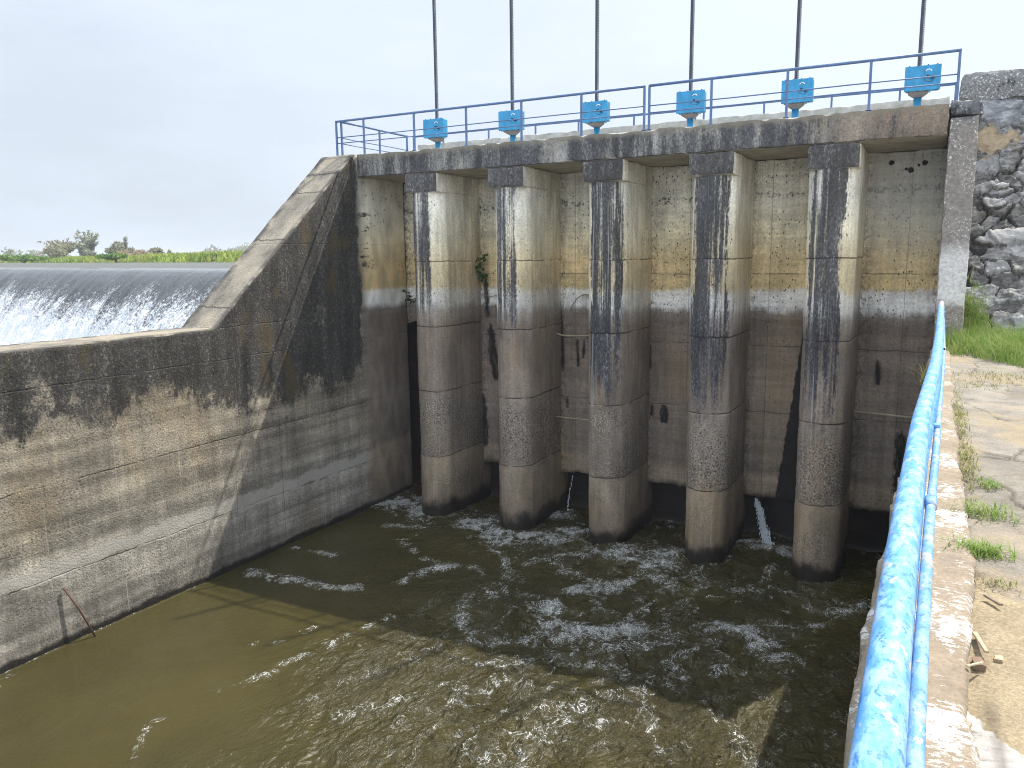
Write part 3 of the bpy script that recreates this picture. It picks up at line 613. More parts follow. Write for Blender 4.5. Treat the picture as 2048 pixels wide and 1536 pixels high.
# ------------------------------------------------------------------ railings
def railing(name, label, pts, posts, mids=(.425, .30), top=.775, rt=.025, rp=.020, rm=.011):
    """straight panel between two ends; posts = fractions"""
    a, b = Vector(pts[0]), Vector(pts[1]); t = empty(name, a, label, 'railing', 'railing panels on the deck')
    d = (b-a); pw = lambda f, z: a+d*f+Vector((0, 0, z))
    s = MB(); s.tube([pw(0, top), pw(.33, top+.004), pw(.66, top-.003), pw(1, top)], rt, 8); s.build('top_rail', m_rail, t, True)
    for z in mids: MB().tube([pw(0, z), pw(.3, z-.006), pw(.7, z+.004), pw(1, z)], rm, 8).build('mid_rail', m_rail, t, True)
    for f in posts: MB().box(pw(f, -.0)-Vector((rp, rp, 0)), pw(f, top-.01)+Vector((rp, rp, 0)), .004).build('post', m_rail, t)
    for f in posts:
        q = pw(f, 0); MB().box(q-Vector((.045, .045, .003)), q+Vector((.045, .045, .010)), .003).build('foot_plate', m_rail, t)
    return t
YR = 14.50
fx = lambda xs, a, b: [(x-a)/(b-a) for x in xs]
def span(label, x0, x1, y, xs, z0=ZT, **k): return railing('railing', label, [(x0, y, z0), (x1, y, z0)], fx(xs, x0, x1), **k)
span('front railing panel of seven posts from the buttress corner to the middle double posts', -12.26, -4.985, YR, (-12.245, -11.47, -10.12, -8.82, -7.54, -6.25, -5.0))
span('front railing panel from the middle double posts to the stone abutment', -4.915, .055, YR, (-4.905, -3.77, -2.49, -1.21, .035))
railing('railing', 'short side railing panel across the buttress end of the deck', [(-12.17, YR+.06, ZT), (-12.17, 17.16, ZT)], [.01, .55, .985])
span('rear railing panel behind the left hoists, on the upstream parapet', -12.12, -4.80, 17.32, (-12.10, -11.2, -9.89, -8.62, -7.52, -6.19, -4.82), rt=.022, rp=.018)
span('rear railing panel behind the right hoists, on the upstream parapet', -4.66, .05, 17.32, (-4.64, -3.40, -2.11, -.9, .03), rt=.022, rp=.018)

# ------------------------------------------------------------------ right bank: channel wall, walkway, rubble wall
ex = np.array([-5, 2.3, 3.1, 4.0, 6.1, 8.6, 11.4, 14.42]); ev = np.array([-.25, -.24, -.24, -.235, -.205, -.12, -.095, -.055])
def csec(y):
    q = np.array([[y*2.3, 5, 1], [y*6.1, 9, 3], [y*1.7, 3, 8]]); n = vnoise(q, 8)
    x0 = float(np.interp(y, ex, ev))+(n[0]-.5)*.035+(n[1]-.5)*.02; x1 = float(np.interp(y, [0, 3, 4.5, 8, 14.4], [.125, .125, .185, .165, .20]))+(n[2]-.5)*.035+(n[1]-.5)*.015
    e = .012+.02*n[1]
    return [(x0, z) for z in np.linspace(-.6, 4.30-e, 40)]+[(x, 4.30) for x in np.linspace(x0+e, x1-e, 18)]+[(x1, z) for z in np.linspace(4.30-e, 4.0, 6)]
ys = np.concatenate([np.arange(-12, 1.5, .3), np.arange(1.5, 14.40, .03)])
V, F = loft('channel_wall', ys, csec, m_curb, seed=300, amp=.006, fine=.004)
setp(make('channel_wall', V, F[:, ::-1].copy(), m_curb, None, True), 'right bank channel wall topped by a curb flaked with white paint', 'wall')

def cells(U, W, su, sw, seed, jit=.42):
    """jittered-grid voronoi: returns F1, F2, id-random, id-random2"""
    u, w = U/su, W/sw; iu, iw = np.floor(u).astype(np.int64), np.floor(w).astype(np.int64); f1 = np.full(U.shape, 9.); f2 = f1.copy(); r = np.zeros(U.shape); cu = np.zeros(U.shape); cw = np.zeros(U.shape)
    for du in (-1, 0, 1):
        for dw in (-1, 0, 1):
            a, b = iu+du, iw+dw; z = np.zeros_like(a)
            px = a+.5+(_hash(a, b, z, seed)-.5)*2*jit; pw = b+.5+(_hash(a, b, z, seed+5)-.5)*2*jit; d = np.hypot(u-px, w-pw); rr = _hash(a, b, z, seed+11)
            nr = d < f1; f2 = np.where(nr, f1, np.minimum(f2, d)); r = np.where(nr, rr, r); cu = np.where(nr, u-px, cu); cw = np.where(nr, w-pw, cw); f1 = np.minimum(f1, d)
    return f1, f2, r, cu, cw
# walkway sheet
gx = np.arange(.10, 1.75, .016); gy = np.arange(1.2, 14.9, .02); GX, GY = np.meshgrid(gx, gy, indexing='ij'); X = GX.ravel(); Y = GY.ravel()
wx = (fbm(p3(X*2, Y*2), 3, 4)-.5)*.30; wy = (fbm(p3(X*2, Y*2, 7), 4, 4)-.5)*.36
f1, f2, cr, cu, cw = cells(X+wx+.28, Y+wy, .78, 1.05, 21); gap = sstep(f2-f1, .035, .008)*sstep(fbm(p3(X*1.5, Y*1.5), 8, 3), .40, .52)
b1 = 2.86-1.25*(X-.12)+(fbm(p3(X*9, Y*9), 2, 4)-.5)*.16; pale = sstep(b1-Y, 0, .025)
b2 = 4.22-.9*(X-.15)+(fbm(p3(X*6, Y*6), 5, 4)-.5)*.22; sand = sstep(b2-Y, 0, .03)*(1-pale)
late = sstep(fbm(p3(X*1.2, Y*1.2, 3), 12, 4), .56, .66)*(Y > 4.3)*.75; sand = np.maximum(sand, late)
gap = gap*(1-sand)*(1-pale); z = 4.272+(fbm(p3(X*1.7, Y*1.7), 6, 4)-.5)*.03+(fbm(p3(X*14, Y*14), 7, 4)-.5)*.014
z += (cr-.5)*.022*(1-sand)*(1-pale)-gap*.028+pale*.020-sand*(Y < 4.3)*.016
eg = np.exp(-((Y-b1)/.02)**2)*.5; gap = np.maximum(gap, eg)
eg = np.exp(-((Y-b2)/.018)**2)*.8*sstep(fbm(p3(X*4, Y*4), 3, 2), .35, .5); gap = np.maximum(gap, eg)
stp = np.exp(-((Y-(6.72-.10*(X-.4)+(fbm(p3(X*5, X*0), 2, 3)-.5)*.05))/.022)**2)*sstep(X, .30, .34); gap = np.maximum(gap, stp); z -= stp*.03
fz = sstep(X, .135, .155)
z -= (1-sstep(X, .12, .21))*.015*(Y < 4.4); gap = np.maximum(gap, np.exp(-((X-.175-(fbm(p3(Y*3, Y*0), 9, 3)-.5)*.05)/.018)**2)*.75*(Y < 9)*sstep(fbm(p3(Y*5, Y*0), 19, 3), .35, .55))
a = np.arange(X.size).reshape(GX.shape); F = np.stack([a[:-1, :-1], a[1:, :-1], a[1:, 1:], a[:-1, 1:]], -1).reshape(-1, 4)
setp(make('walkway', np.stack([X, Y, z], 1), F, m_path, None, True, dict(gap=gap, cell=cr, sand=sand, pale=pale)), kind='structure')
setp(make('ground', [(.13, -12, 4.262), (1.745, -12, 4.262), (1.745, 1.21, 4.262), (.13, 1.21, 4.262), (1.74, -12, 4.262), (60, -12, 4.262), (60, 14.8, 4.262), (1.74, 14.8, 4.262)], [(0, 1, 2, 3), (4, 5, 6, 7)], mat_plain('dry_ground', (.26,.21,.14), (.40,.33,.22), 2)), kind='structure')
# rubble wall
gx = np.arange(.30, 5.2, .018); gz = np.arange(4.05, 8.10, .016); GX, GZ = np.meshgrid(gx, gz, indexing='ij'); X = GX.ravel(); Z = GZ.ravel()
wx = (fbm(p3(X*3, Z*4), 3, 6, .6)-.5)*.55; wz = (fbm(p3(X*3, Z*4, 7), 4, 6, .6)-.5)*.42
f1, f2, cr, cu, cw = cells(X+wx*.55, Z+wz*.55, .36, .20, 61, .46); gap = sstep(f2-f1, .14, .02)*sstep(fbm(p3(X*4, Z*4), 77, 4), .36, .56)
g1, g2, cr2, cu2, cw2 = cells(X+wx*1.2+5, Z+wz*1.2, .13, .07, 67, .46)
tl = (cr*7 % 1-.5)*.10*cu+(cr*13 % 1-.35)*.16*cw
ridged = 1-np.abs(fbm(p3(X*5, Z*13), 15, 5)*2-1)
plas = sstep(Z+(fbm(p3(X*4, Z*6), 31, 4)-.5)*.5, 7.55, 7.85)
dsp = (cr*3.7 % 1)*.10+tl+(cr2-.5)*.045+ridged*.035-gap*.10+(fbm(p3(X*9, Z*17), 16, 6, .6)-.5)*.10
dsp = dsp*(1-plas*.65)+plas*.07
plain = ((cr*17.3 % 1) > .86).astype(float)
for (cx_, cz_, rx_, rz_) in ((.69, 6.28, .16, .11), (.98, 5.72, .40, .10), (.85, 6.52, .15, .045)):
    d = np.hypot((X-cx_)/rx_, (Z-cz_)/rz_)+(fbm(p3(X*7, Z*9), 41, 5)-.5)*1.7; k = sstep(d, 1.1, .95); plain = np.maximum(plain*(1-k*.2), k*.9); dsp = dsp*(1-k*.7)+k*.13; gap = gap*(1-k); gap = np.maximum(gap, np.exp(-((d-1.15)/.14)**2)*.9)
sd = sstep(np.hypot((X-.72)/.36, (Z-7.33)/.22)+(fbm(p3(X*5, Z*7), 44, 5)-.5)*2.2, 1.0, .85); dsp = dsp*(1-sd*.8)+sd*.03; gap *= (1-sd)
Zr = 4.10+(Z-4.05)*1.113; Yf = 14.62+(Zr-4.10)*.776-dsp*.8; Z = Zr+dsp*.55
a = np.arange(X.size).reshape(GX.shape); F = np.stack([a[:-1, :-1], a[1:, :-1], a[1:, 1:], a[:-1, 1:]], -1).reshape(-1, 4)
rub = empty('retaining_wall', (1.8, 14.9, 4.2), 'rough grey rubble stone retaining wall with a rounded mortar coping', 'wall')
make('stone_face', np.stack([X, Yf, Z], 1), F, m_rubble, rub, True, dict(gap=gap, cell=np.clip(cr*.78+cr2*.22, 0, 1), sand=sd, plain=plain, plaster=plas))
V, F = rough_box((.115, 17.95, 8.60), (5.2, 18.7, 9.12), (.035, .05, .03), 131, .02, .008, .06)
rr_ = np.minimum(1, np.clip((V[:, 2]-8.90)/.22, 0, 1)); V[:, 1] += np.where(V[:, 1] < 18.2, rr_**2*.09, 0); V[:, 0] += np.where(V[:, 0] < .25, rr_**2*.06, 0)
make('coping', V, F, m_abut, rub, True)
setp(make('embankment', [(.3, 18.68, 8.6), (60, 18.68, 8.6), (60, 40, 7.4), (.3, 40, 7.4), (5.18, 14.62, 4.1), (60, 14.62, 4.1), (60, 18.69, 8.6), (5.18, 18.69, 8.6)], [(0, 1, 2, 3), (4, 5, 6, 7)], mat_plain('earth_bank', (.16,.13,.08), (.26,.22,.13), 1.5)), kind='structure')

# ------------------------------------------------------------------ pipe railing beside the walkway
pr = empty('pipe_railing', (-.1, 3, 4.30), 'scuffed sky blue pipe railing running along the walkway curb', 'railing')
def smooth_path(pts, n=60):
    pts = np.array(pts, float); t = np.concatenate([[0], np.cumsum(np.linalg.norm(np.diff(pts, axis=0), axis=1))]); tt = np.linspace(0, t[-1], n); Q = np.stack([np.interp(tt, t, pts[:, k]) for k in range(3)], 1)
    for _ in range(2): Q[1:-1] = (Q[:-2]+2*Q[1:-1]+Q[2:])/4
    return [tuple(q) for q in Q]
top = smooth_path([(-.100, -1.5, 4.985), (-.108, 1.26, 4.985), (-.109, 2.29, 4.985), (-.095, 4.18, 4.985), (-.030, 6.57, 4.985), (0, 9.1, 4.985), (.03, 14.0, 5.0), (.03, 14.33, 5.0)], 90)
MB().tube(top, .041, 28).build('top_pipe', m_pipe, pr, True)
mid = [(x+.014, y, z-.20) for x, y, z in top]
MB().tube(mid, .030, 20).build('middle_pipe', m_pipe3, pr, True)
thin = smooth_path([(-.055, -1.5, 4.80), (-.050, 1.68, 4.79), (-.035, 3.4, 4.78), (-.02, 4.2, 4.76), (.012, 6.57, 4.76), (.05, 9.1, 4.76), (.075, 14.0, 4.76)], 70)
MB().tube(thin, .0185, 16).build('thin_pipe', m_pipe2, pr, True)
tp = np.array(top); th = np.array(thin)
for y in (.4, 5.15, 9.9, 13.9):
    x = float(np.interp(y, tp[:, 1], tp[:, 0])); MB().tube([(x, y, 4.29), (x, y, 4.97)], .024, 12).build('post', m_pipe3, pr, True)
for y in (5.15, 9.3):
    x = float(np.interp(y, tp[:, 1], tp[:, 0])); x2 = float(np.interp(y, th[:, 1], th[:, 0]))
    MB().box((x, y-.02, 4.752), (x2+.012, y+.02, 4.798), .004).build('bracket', m_pipe if y < 6 else m_black, pr)
s = MB(); yq = 3.55; xq = float(np.interp(yq, th[:, 1], th[:, 0])); s.tube([(xq-.0005, yq-.07, 4.780), (xq+.0005, yq+.07, 4.777)], .0235, 16); s.build('pipe_coupling', m_pipe2, pr, True)

# ------------------------------------------------------------------ water in the channel
STR = [([(-7.9,14.3),(-7.6,13.2),(-6.7,12.3),(-6.2,11.4)],.10,.50), ([(-5.7,14.2),(-5.9,13.2),(-5.3,12.6)],.09,.48), ([(-3.7,14.1),(-3.3,13.0),(-3.6,12.0),(-3.1,11.3)],.10,.46), ([(-9.9,14.2),(-9.5,13.0),(-8.6,12.4),(-7.4,12.2)],.09,.42), ([(-6.6,11.6),(-6.9,10.6),(-6.0,9.9),(-4.9,9.9)],.09,.45), ([(-4.6,13.6),(-3.9,12.9),(-4.3,12.2)],.08,.45), ([(-1.7,14.2),(-1.5,13.0),(-2.0,12.1)],.09,.40), ([(-2.6,11.2),(-3.1,10.4),(-2.5,9.8)],.08,.40),
 ([(-11.22,14.7),(-10.99,14.99),(-10.4,14.77)],.30,.95), ([(-8.89,14.53),(-8.09,14.37),(-7.42,14.02),(-6.98,14.3),(-6.6,14.75)],.17,1.1), ([(-8.06,13.77),(-7.35,13.66)],.16,.8), ([(-5.18,14.24),(-4.74,14.17),(-4.33,13.98)],.20,1.1),
 ([(-4.64,14.16),(-4.2,14.73)],.13,.9), ([(-5.41,12.17),(-5.13,12.55),(-4.7,12.93)],.10,1.0), ([(-5.62,11.38),(-5.38,11.02),(-4.91,10.73),(-4.36,10.85),(-4.08,11.22)],.16,.95), ([(-5.12,10.08),(-4.95,10.34)],.16,.9),
 ([(-2.7,11.73),(-2.24,11.74),(-1.83,11.46)],.14,.95), ([(-2.99,16.0),(-2.54,16.0),(-2.24,15.9)],.15,1.1), ([(-11.45,10.1),(-10.63,10.37),(-9.71,10.44),(-8.95,10.65)],.09,.70), ([(-11.43,11.47),(-10.5,11.62)],.07,.6),
 ([(-8.29,11.28),(-8.17,12.14)],.10,.75), ([(-8.47,6.83),(-8.26,7.54),(-7.99,8.49),(-7.76,9.69)],.08,0.42), ([(-9.39,7.93),(-8.97,8.45),(-8.75,9.0)],.06,0.45), ([(-8.35,5.31),(-8.43,5.85)],.035,.42), ([(-11.28,5.63),(-11.19,5.88)],.06,.6),
 ([(-7.28,7.29),(-6.97,7.97),(-6.63,8.68)],.10,0.34), ([(-8.78,14.69),(-8.24,15.1),(-7.24,15.9)],.15,.75), ([(-2.98,9.77),(-3.38,9.29),(-4.08,8.42)],.16,0.37), ([(-2.26,9.35),(-1.88,9.06),(-1.5,8.66)],.12,0.37), ([(-5.98,9.01),(-4.9,9.32),(-3.92,9.74)],.10,0.34),
 ([(-6.46,7.34),(-5.78,8.08),(-5.12,8.69)],.10,0.34), ([(-6.21,13.39),(-5.61,13.98),(-4.98,14.58)],.10,.75), ([(-3.53,9.49),(-3.67,8.76),(-4.01,7.98),(-4.14,7.31)],.14,0.42), ([(-7.3,16.0),(-7.46,15.6)],.12,.8), ([(-5.3,10.9),(-4.6,10.3),(-3.9,10.5),(-3.3,11.2)],.30,.45), ([(-6.0,14.0),(-6.6,13.2)],.12,.6), ([(-10.6,13.6),(-9.9,13.9)],.10,.5), ([(-1.2,13.4),(-.7,13.9)],.12,.6), ([(-3.0,13.2),(-2.3,13.5)],.08,.55)]  # strokes on the sunlit water paint sun glints along with thin foam
step = .028
gx = np.arange(-11.68, -.10, step); gy = np.arange(3.2, 16.5, step); GX, GY = np.meshgrid(gx, gy, indexing='ij'); X = GX.ravel(); Y = GY.ravel()
qx = X+(fbm(p3(X*.8, Y*.8), 101, 4)-.5)*1.0; qy = Y+(fbm(p3(X*.8, Y*.8, 4), 102, 4)-.5)*1.0
turb = np.exp(-(((X+4.6)/3.6)**2+((Y-11.6)/3.0)**2))*.9+np.exp(-(((X+3.4)/2.6)**2+((Y-8)/2.2)**2))*.8+sstep(Y, 12.5, 14.5)*.7; turb = np.clip(turb*.92+.05+.20*sstep(X+(fbm(p3(X*.6, Y*.6), 160, 3)-.5)*4, -9.0, -5.5), 0, 1)
foam = np.zeros(X.size)
for pts, w, k in STR:
    d = np.full(X.size, 9.)
    for (ax, ay), (bx, by) in zip(pts[:-1], pts[1:]):
        vx, vy = bx-ax, by-ay; t = np.clip(((qx-ax)*vx+(qy-ay)*vy)/(vx*vx+vy*vy), 0, 1); d = np.minimum(d, np.hypot(qx-ax-t*vx, qy-ay-t*vy))
    foam = np.maximum(foam, k*np.exp(-(d/(w*2.1))**2)*.80)
rid = 1-np.abs(2*fbm(p3(qx*1.7, qy*.9), 110, 4)-1); lines = sstep(rid, .84, .99)*turb*.36
for (cx_, w) in [(c, .55) for c in PIERS]:
    foam = np.maximum(foam, .30*np.exp(-((np.hypot(X-cx_, (Y-14.8))-.46)/.06)**2)*(Y < 15))
foam = np.maximum(foam, np.exp(-((X+11.62)/.02)**2)*.32*(Y < 9.4)); foam = np.clip(np.maximum(foam, lines), 0, 1)
hgt = turb*((fbm(p3(qx*1.1, qy*.8), 120, 4)-.5)*.16+(1-np.abs(2*fbm(p3(qx*2.1, qy*1.6), 125, 4)-1)-.6)*.11+(1-np.abs(2*fbm(p3(qx*6, qy*4.5), 130, 4)-1)-.6)*.055)+(fbm(p3(X*.7, Y*.5), 140, 3)-.5)*.05+foam*(.03+.07*(fbm(p3(X*9, Y*9), 150, 3)-.35))
a = np.arange(X.size).reshape(GX.shape); F = np.stack([a[:-1, :-1], a[1:, :-1], a[1:, 1:], a[:-1, 1:]], -1).reshape(-1, 4)
setp(make('water', np.stack([X, Y, WLV+hgt], 1), F, m_water, None, True, dict(foam=foam, turb=turb)), kind='structure')
setp(make('water', [(-11.68, -14, WLV-.0), (-.10, -14, WLV-.0), (-.10, 3.2, WLV-.0), (-11.68, 3.2, WLV-.0)], [(0, 1, 2, 3)], m_water), kind='structure')
# leaking jets under two gates
def jet(name, label, pts, w, n=500, seed=1):
    r = random.Random(seed); b = MB()
    for k in range(n):
        t = r.random()**.8; i = min(int(t*(len(pts)-1)), len(pts)-2); f = t*(len(pts)-1)-i
        p = Vector(pts[i]).lerp(Vector(pts[i+1]), f)+Vector((r.gauss(0, w*(.3+t*.5)), r.gauss(0, w*.4), r.gauss(0, .015))); s_ = r.uniform(.003, .009)*(1+t*.6); l = r.uniform(.012, .05)
        b.add([p+Vector((-s_, 0, 0)), p+Vector((0, -s_, 0)), p+Vector((s_, 0, 0)), p+Vector((0, s_, 0)), p+Vector((0, 0, l)), p+Vector((0, 0, -l*.6))], [(0,1,4),(1,2,4),(2,3,4),(3,0,4),(1,0,5),(2,1,5),(3,2,5),(0,3,5)])
    return setp(b.build(name, m_spray), label, 'water jet')
m_spray = Mat('white_spray').finish((.62, .66, .70), .4)
jet('water_jet', 'thin white water jet spurting under the wall of the fifth bay', [(-3.02, 16.05, .80), (-2.93, 15.99, .60), (-2.84, 15.93, .30), (-2.72, 15.86, -.06)], .06, 1500, 3)
jet('water_jet', 'faint trickle of leaking water falling beside the fourth pier', [(-4.20, 16.1, .80), (-4.20, 16.08, .4), (-4.20, 16.06, -.08)], .02, 260, 4)
jet('water_jet', 'sparse drip of water in the third bay below the back wall', [(-7.12, 16.1, .80), (-7.2, 16.08, .4), (-7.25, 16.06, -.08)], .012, 60, 5)

# ------------------------------------------------------------------ weir, pond and far bank
O = np.array([-12.55, 15.95]); D = np.array([-.9646, .2637]); Nn = np.array([-.2637, -.9646])
prof = [(-1.2, 5.475), (-.5, 5.472), (0, 5.466), (.3, 5.452), (.55, 5.40), (.82, 5.27), (1.1, 5.06), (1.5, 4.70), (2.0, 4.15), (2.6, 3.40), (3.2, 2.60), (3.8, 1.85), (4.4, 1.25), (5.2, .95), (6.5, .85), (9, .8)]
pt = np.array(prof); tl_ = np.concatenate([[0], np.cumsum(np.hypot(np.diff(pt[:, 0]), np.diff(pt[:, 1])))])
tt = np.linspace(0, tl_[-1], 150); pT = np.interp(tt, tl_, pt[:, 0]); pZ = np.interp(tt, tl_, pt[:, 1])
ss_ = np.concatenate([np.arange(0, 30, .09), np.arange(30, 110, .3)])
S, T = np.meshgrid(ss_, np.arange(150), indexing='ij'); S = S.ravel(); Ti = T.ravel(); t_ = pT[Ti]; z_ = pZ[Ti]; fl = tt[Ti]
rough = sstep(t_, .7, 2.2)
edge = .85+.8*(fbm(p3(S*.45, S*0), 200, 3)-.35)
foam = sstep(t_+(fbm(p3(S*1.6, fl*.5), 201, 4)-.5)*1.2, edge-.1, edge+1.7)*.80+sstep(z_, 3.9, 2.4)*.30
k_ = (fbm(p3(S*2.2, fl*.7), 203, 5)-.5)*.34*rough+(fbm(p3(S*7, fl*4), 204, 3)-.5)*.14*rough+sstep(z_, 2.2, 1)*(fbm(p3(S*.9, fl*.9), 205, 4)-.4)*1.3
k_ += (fbm(p3(S*2.5, fl*.25), 206, 3)-.5)*.035*sstep(t_, 0, .5)
XY = O+S[:, None]*D+(t_+k_*.75)[:, None]*Nn
a = np.arange(S.size).reshape(len(ss_), 150); F = np.stack([a[:-1, :-1], a[:-1, 1:], a[1:, 1:], a[1:, :-1]], -1).reshape(-1, 4)
setp(make('cascade_water', np.stack([XY[:, 0], XY[:, 1], z_+k_*.65], 1), F[:, ::-1].copy(), m_spill, None, True, dict(foam=foam, fall=fl, along=S)), kind='structure')
MW = Mat('pond_water'); m_pond = MW.finish((.06, .06, .045), .38, spec=.6)
q0 = O-Nn*1.2; q1 = q0+D*700
setp(make('pond_water', [(q0[0], q0[1], 5.475), (q1[0], q1[1], 5.475), (q1[0]+200, q1[1]+800, 5.475), (60, 800, 5.475), (60, 41, 5.475), (-12.55, 18.0, 5.475), (60, 18.0, 5.475)], [(0, 1, 2, 3, 4, 6, 5)], m_pond), kind='structure')
setp(make('river_water', [(-12.5, -14, .7), (-200, -14, .7), (-200, 70, .7), (-12.5, 12, .7)], [(0, 1, 2, 3)], m_pond), kind='structure')

# far bank: shore line and land behind it
SH = np.array([(-420, 196), (-300, 150), (-192, 107.8), (-131.4, 83.6), (-96.5, 69.6), (-73.8, 60.6), (-57.9, 54.2), (-30, 43), (10, 60)], float)
def shore(f):
    seg = np.concatenate([[0], np.cumsum(np.linalg.norm(np.diff(SH, axis=0), axis=1))]); t = f*seg[-1]
    return np.stack([np.interp(t, seg, SH[:, 0]), np.interp(t, seg, SH[:, 1])], -1)
back = np.array([-.43, .90])*1.0
fs = np.linspace(0, 1, 160); ds = np.array([0, .6, 2, 5, 10, 20, 40, 80, 160, 320, 700]); P = shore(fs)
V = []
for f, p in zip(fs, P):
    for d in ds: V.append((p[0]+back[0]*d, p[1]+back[1]*d, 5.44+min(.36, d*.25)+.7*(1-math.exp(-d/60.))))
a = np.arange(len(V)).reshape(len(fs), len(ds)); F = np.stack([a[:-1, :-1], a[1:, :-1], a[1:, 1:], a[:-1, 1:]], -1).reshape(-1, 4)
m_field = mat_plain('bank_meadow', (.085,.12,.025), (.17,.17,.05), .25, .95)
setp(make('far_bank', np.array(V), F, m_field, None, True), kind='structure')
def blades(base, hgt, wid, lean, seed, seg=2):
    """many curved tapering blades as one array; base (n,3)"""
    r = np.random.default_rng(seed); n = len(base); az = r.uniform(0, 2*np.pi, n); ld = np.stack([np.cos(az), np.sin(az), np.zeros(n)], 1); sd = np.stack([-np.sin(az), np.cos(az), np.zeros(n)], 1)
    V = []; 
    for k in range(seg+1):
        t = k/seg; c = base+np.outer(hgt*t*(1-.25*lean*t), [0, 0, 1])+ld*(hgt*lean*t*t)[:, None]
        w = wid*(1-t)**.7*.5
        if k < seg: V += [c-sd*w[:, None], c+sd*w[:, None]]
        else: V += [c]
    m = 2*seg+1; A = np.stack(V, 1).reshape(-1, 3); o = np.arange(n)*m; F = []
    for k in range(seg-1): F += [np.stack([o+2*k, o+2*k+1, o+2*k+3], 1), np.stack([o+2*k, o+2*k+3, o+2*k+2], 1)]
    k = seg-1; F += [np.stack([o+2*k, o+2*k+1, o+2*k+2], 1)]
    return A, np.concatenate(F)
n = 60000; f = rng.uniform(.12, .9, n); d = rng.gamma(1.2, 9, n); P = shore(f)+np.outer(d, back)+rng.normal(0, .5, (n, 2))
hh = (.30+.85*fbm(p3(P[:, 0]*.10, P[:, 1]*.10), 300, 4)+.25*np.minimum(d/14, 2.0))*rng.uniform(.5, 1.2, n); zb = 5.44+np.minimum(.36, d*.25)
A, F = blades(np.column_stack([P, zb]), hh, rng.uniform(.15, .40, n), rng.uniform(.1, .6, n), 5, 2)
m_bg = mat_leaf('bank_grass_leaf', (.19, .29, .045), (.33, .36, .085), .16)
setp(make('bank_grass', A, F, m_bg), 'bright green grass along the far bank of the pond', 'grass', kind='stuff')
def crown_cards(c, rad, n, size, seed, clumps=7, droop=0):
    r = np.random.default_rng(seed); cc = r.normal(0, .42, (clumps, 3))*rad; cc[:, 2] = np.abs(cc[:, 2])*.9; k = r.integers(0, clumps, n)
    d = r.normal(0, 1, (n, 3)); d /= np.linalg.norm(d, axis=1, keepdims=True); p = c+cc[k]+d*(np.array(rad)*.42)*(r.uniform(.25, 1, n)**.5)[:, None]
    p[:, 2] = np.maximum(p[:, 2], c[2]-rad[2]*.9)
    u = r.normal(0, 1, (n, 3)); u /= np.linalg.norm(u, axis=1, keepdims=True); w = np.cross(u, r.normal(0, 1, (n, 3))); w /= np.linalg.norm(w, axis=1, keepdims=True)
    s_ = size*r.uniform(.5, 1.3, n)[:, None]; V = np.stack([p-u*s_, p+w*s_*.45, p+u*s_, p-w*s_*.45], 1).reshape(-1, 3); return V, np.arange(4*n).reshape(n, 4)
def feather(c, h, n, size, seed, spread=.35):
    """arching culms with leaves on them, like bamboo"""
    r = np.random.default_rng(seed); V = []
    for k in range(n):
        az = r.uniform(0, 6.28); L = h*r.uniform(.55, 1.05); sp = spread*r.uniform(.3, 1.4)
        m = 34; t = r.uniform(.15, 1, m)**.8; p = c+np.stack([np.cos(az)*sp*L*t**2, np.sin(az)*sp*L*t**2, L*t*(1-.16*sp*t)], 1)+r.normal(0, .030*h*(1.15-t)[:, None]+.006*h, (m, 3))
        u = r.normal(0, 1, (m, 3)); u[:, 2] -= .5; u /= np.linalg.norm(u, axis=1, keepdims=True); w = np.cross(u, r.normal(0, 1, (m, 3))); w /= np.linalg.norm(w, axis=1, keepdims=True); s_ = size*r.uniform(.5, 1.3, m)[:, None]
        V.append(np.stack([p-u*s_, p+w*s_*.28, p+u*s_, p-w*s_*.28], 1).reshape(-1, 3))
    V = np.concatenate(V); return V, np.arange(len(V)).reshape(-1, 4)
m_b1 = mat_leaf('olive_leaf', (.215, .215, .13), (.30, .29, .19), .5, .45); m_b2 = mat_leaf('grey_green_leaf', (.25, .275, .21), (.35, .36, .28), .5, .45); m_b3 = mat_leaf('dark_green_leaf', (.10, .20, .045), (.18, .27, .075), .5, .4)
m_b4 = mat_leaf('dry_brown_leaf', (.34, .27, .18), (.42, .34, .23), .5, .45); m_trunk = mat_plain('bark', (.10,.08,.06), (.18,.15,.11), 6)
def bush(name, label, cat, p, zb, rad, n, size, m, seed, kind='crown', grp=None):
    t = empty(name, (p[0], p[1], zb), label, cat, grp); c = np.array([p[0], p[1], zb])
    if kind == 'crown': V, F = crown_cards(c+np.array([0, 0, rad[2]*.55]), np.array(rad), n, size, seed)
    else: V, F = feather(c, rad[2]*1.6, n, size, seed, rad[0]/rad[2]*.4)
    make('crown', V, F, m, t); b = MB(); r = random.Random(seed)
    for k in range(4): b.tube([(p[0]+r.uniform(-.2, .2), p[1], zb-.1), (p[0]+r.uniform(-.5, .5)*rad[0], p[1]+r.uniform(-.3, .3)*rad[1], zb+rad[2]*r.uniform(.5, .9))], [.09, .03], 5)
    b.build('trunk', m_trunk, t); return t
def azd(x, dist):     # a place on the far bank, by bearing and distance
    a_ = math.radians(x); return (-.0756-math.sin(a_)*dist, math.cos(a_)*dist)
G = 'bushes and trees on the far bank'
bush('bamboo_clump', 'tall feathery grey green bamboo clump standing highest on the far bank', 'bamboo', azd(55.85, 175), 5.9, (3.4, 3.4, 3.5), 46, .42, m_b2, 31, 'f', G)
bush('bamboo_clump', 'broad olive brown bamboo clump with arching tips left of the tallest clump', 'bamboo', azd(57.3, 178), 5.9, (5.2, 4, 2.6), 70, .40, m_b1, 32, 'f', G)
bush('bush', 'low dense olive bush at the foot of the broad bamboo clump', 'bush', azd(57.4, 170), 5.9, (3.9, 3, 1.9), 900, .40, m_b1, 33, grp=G)
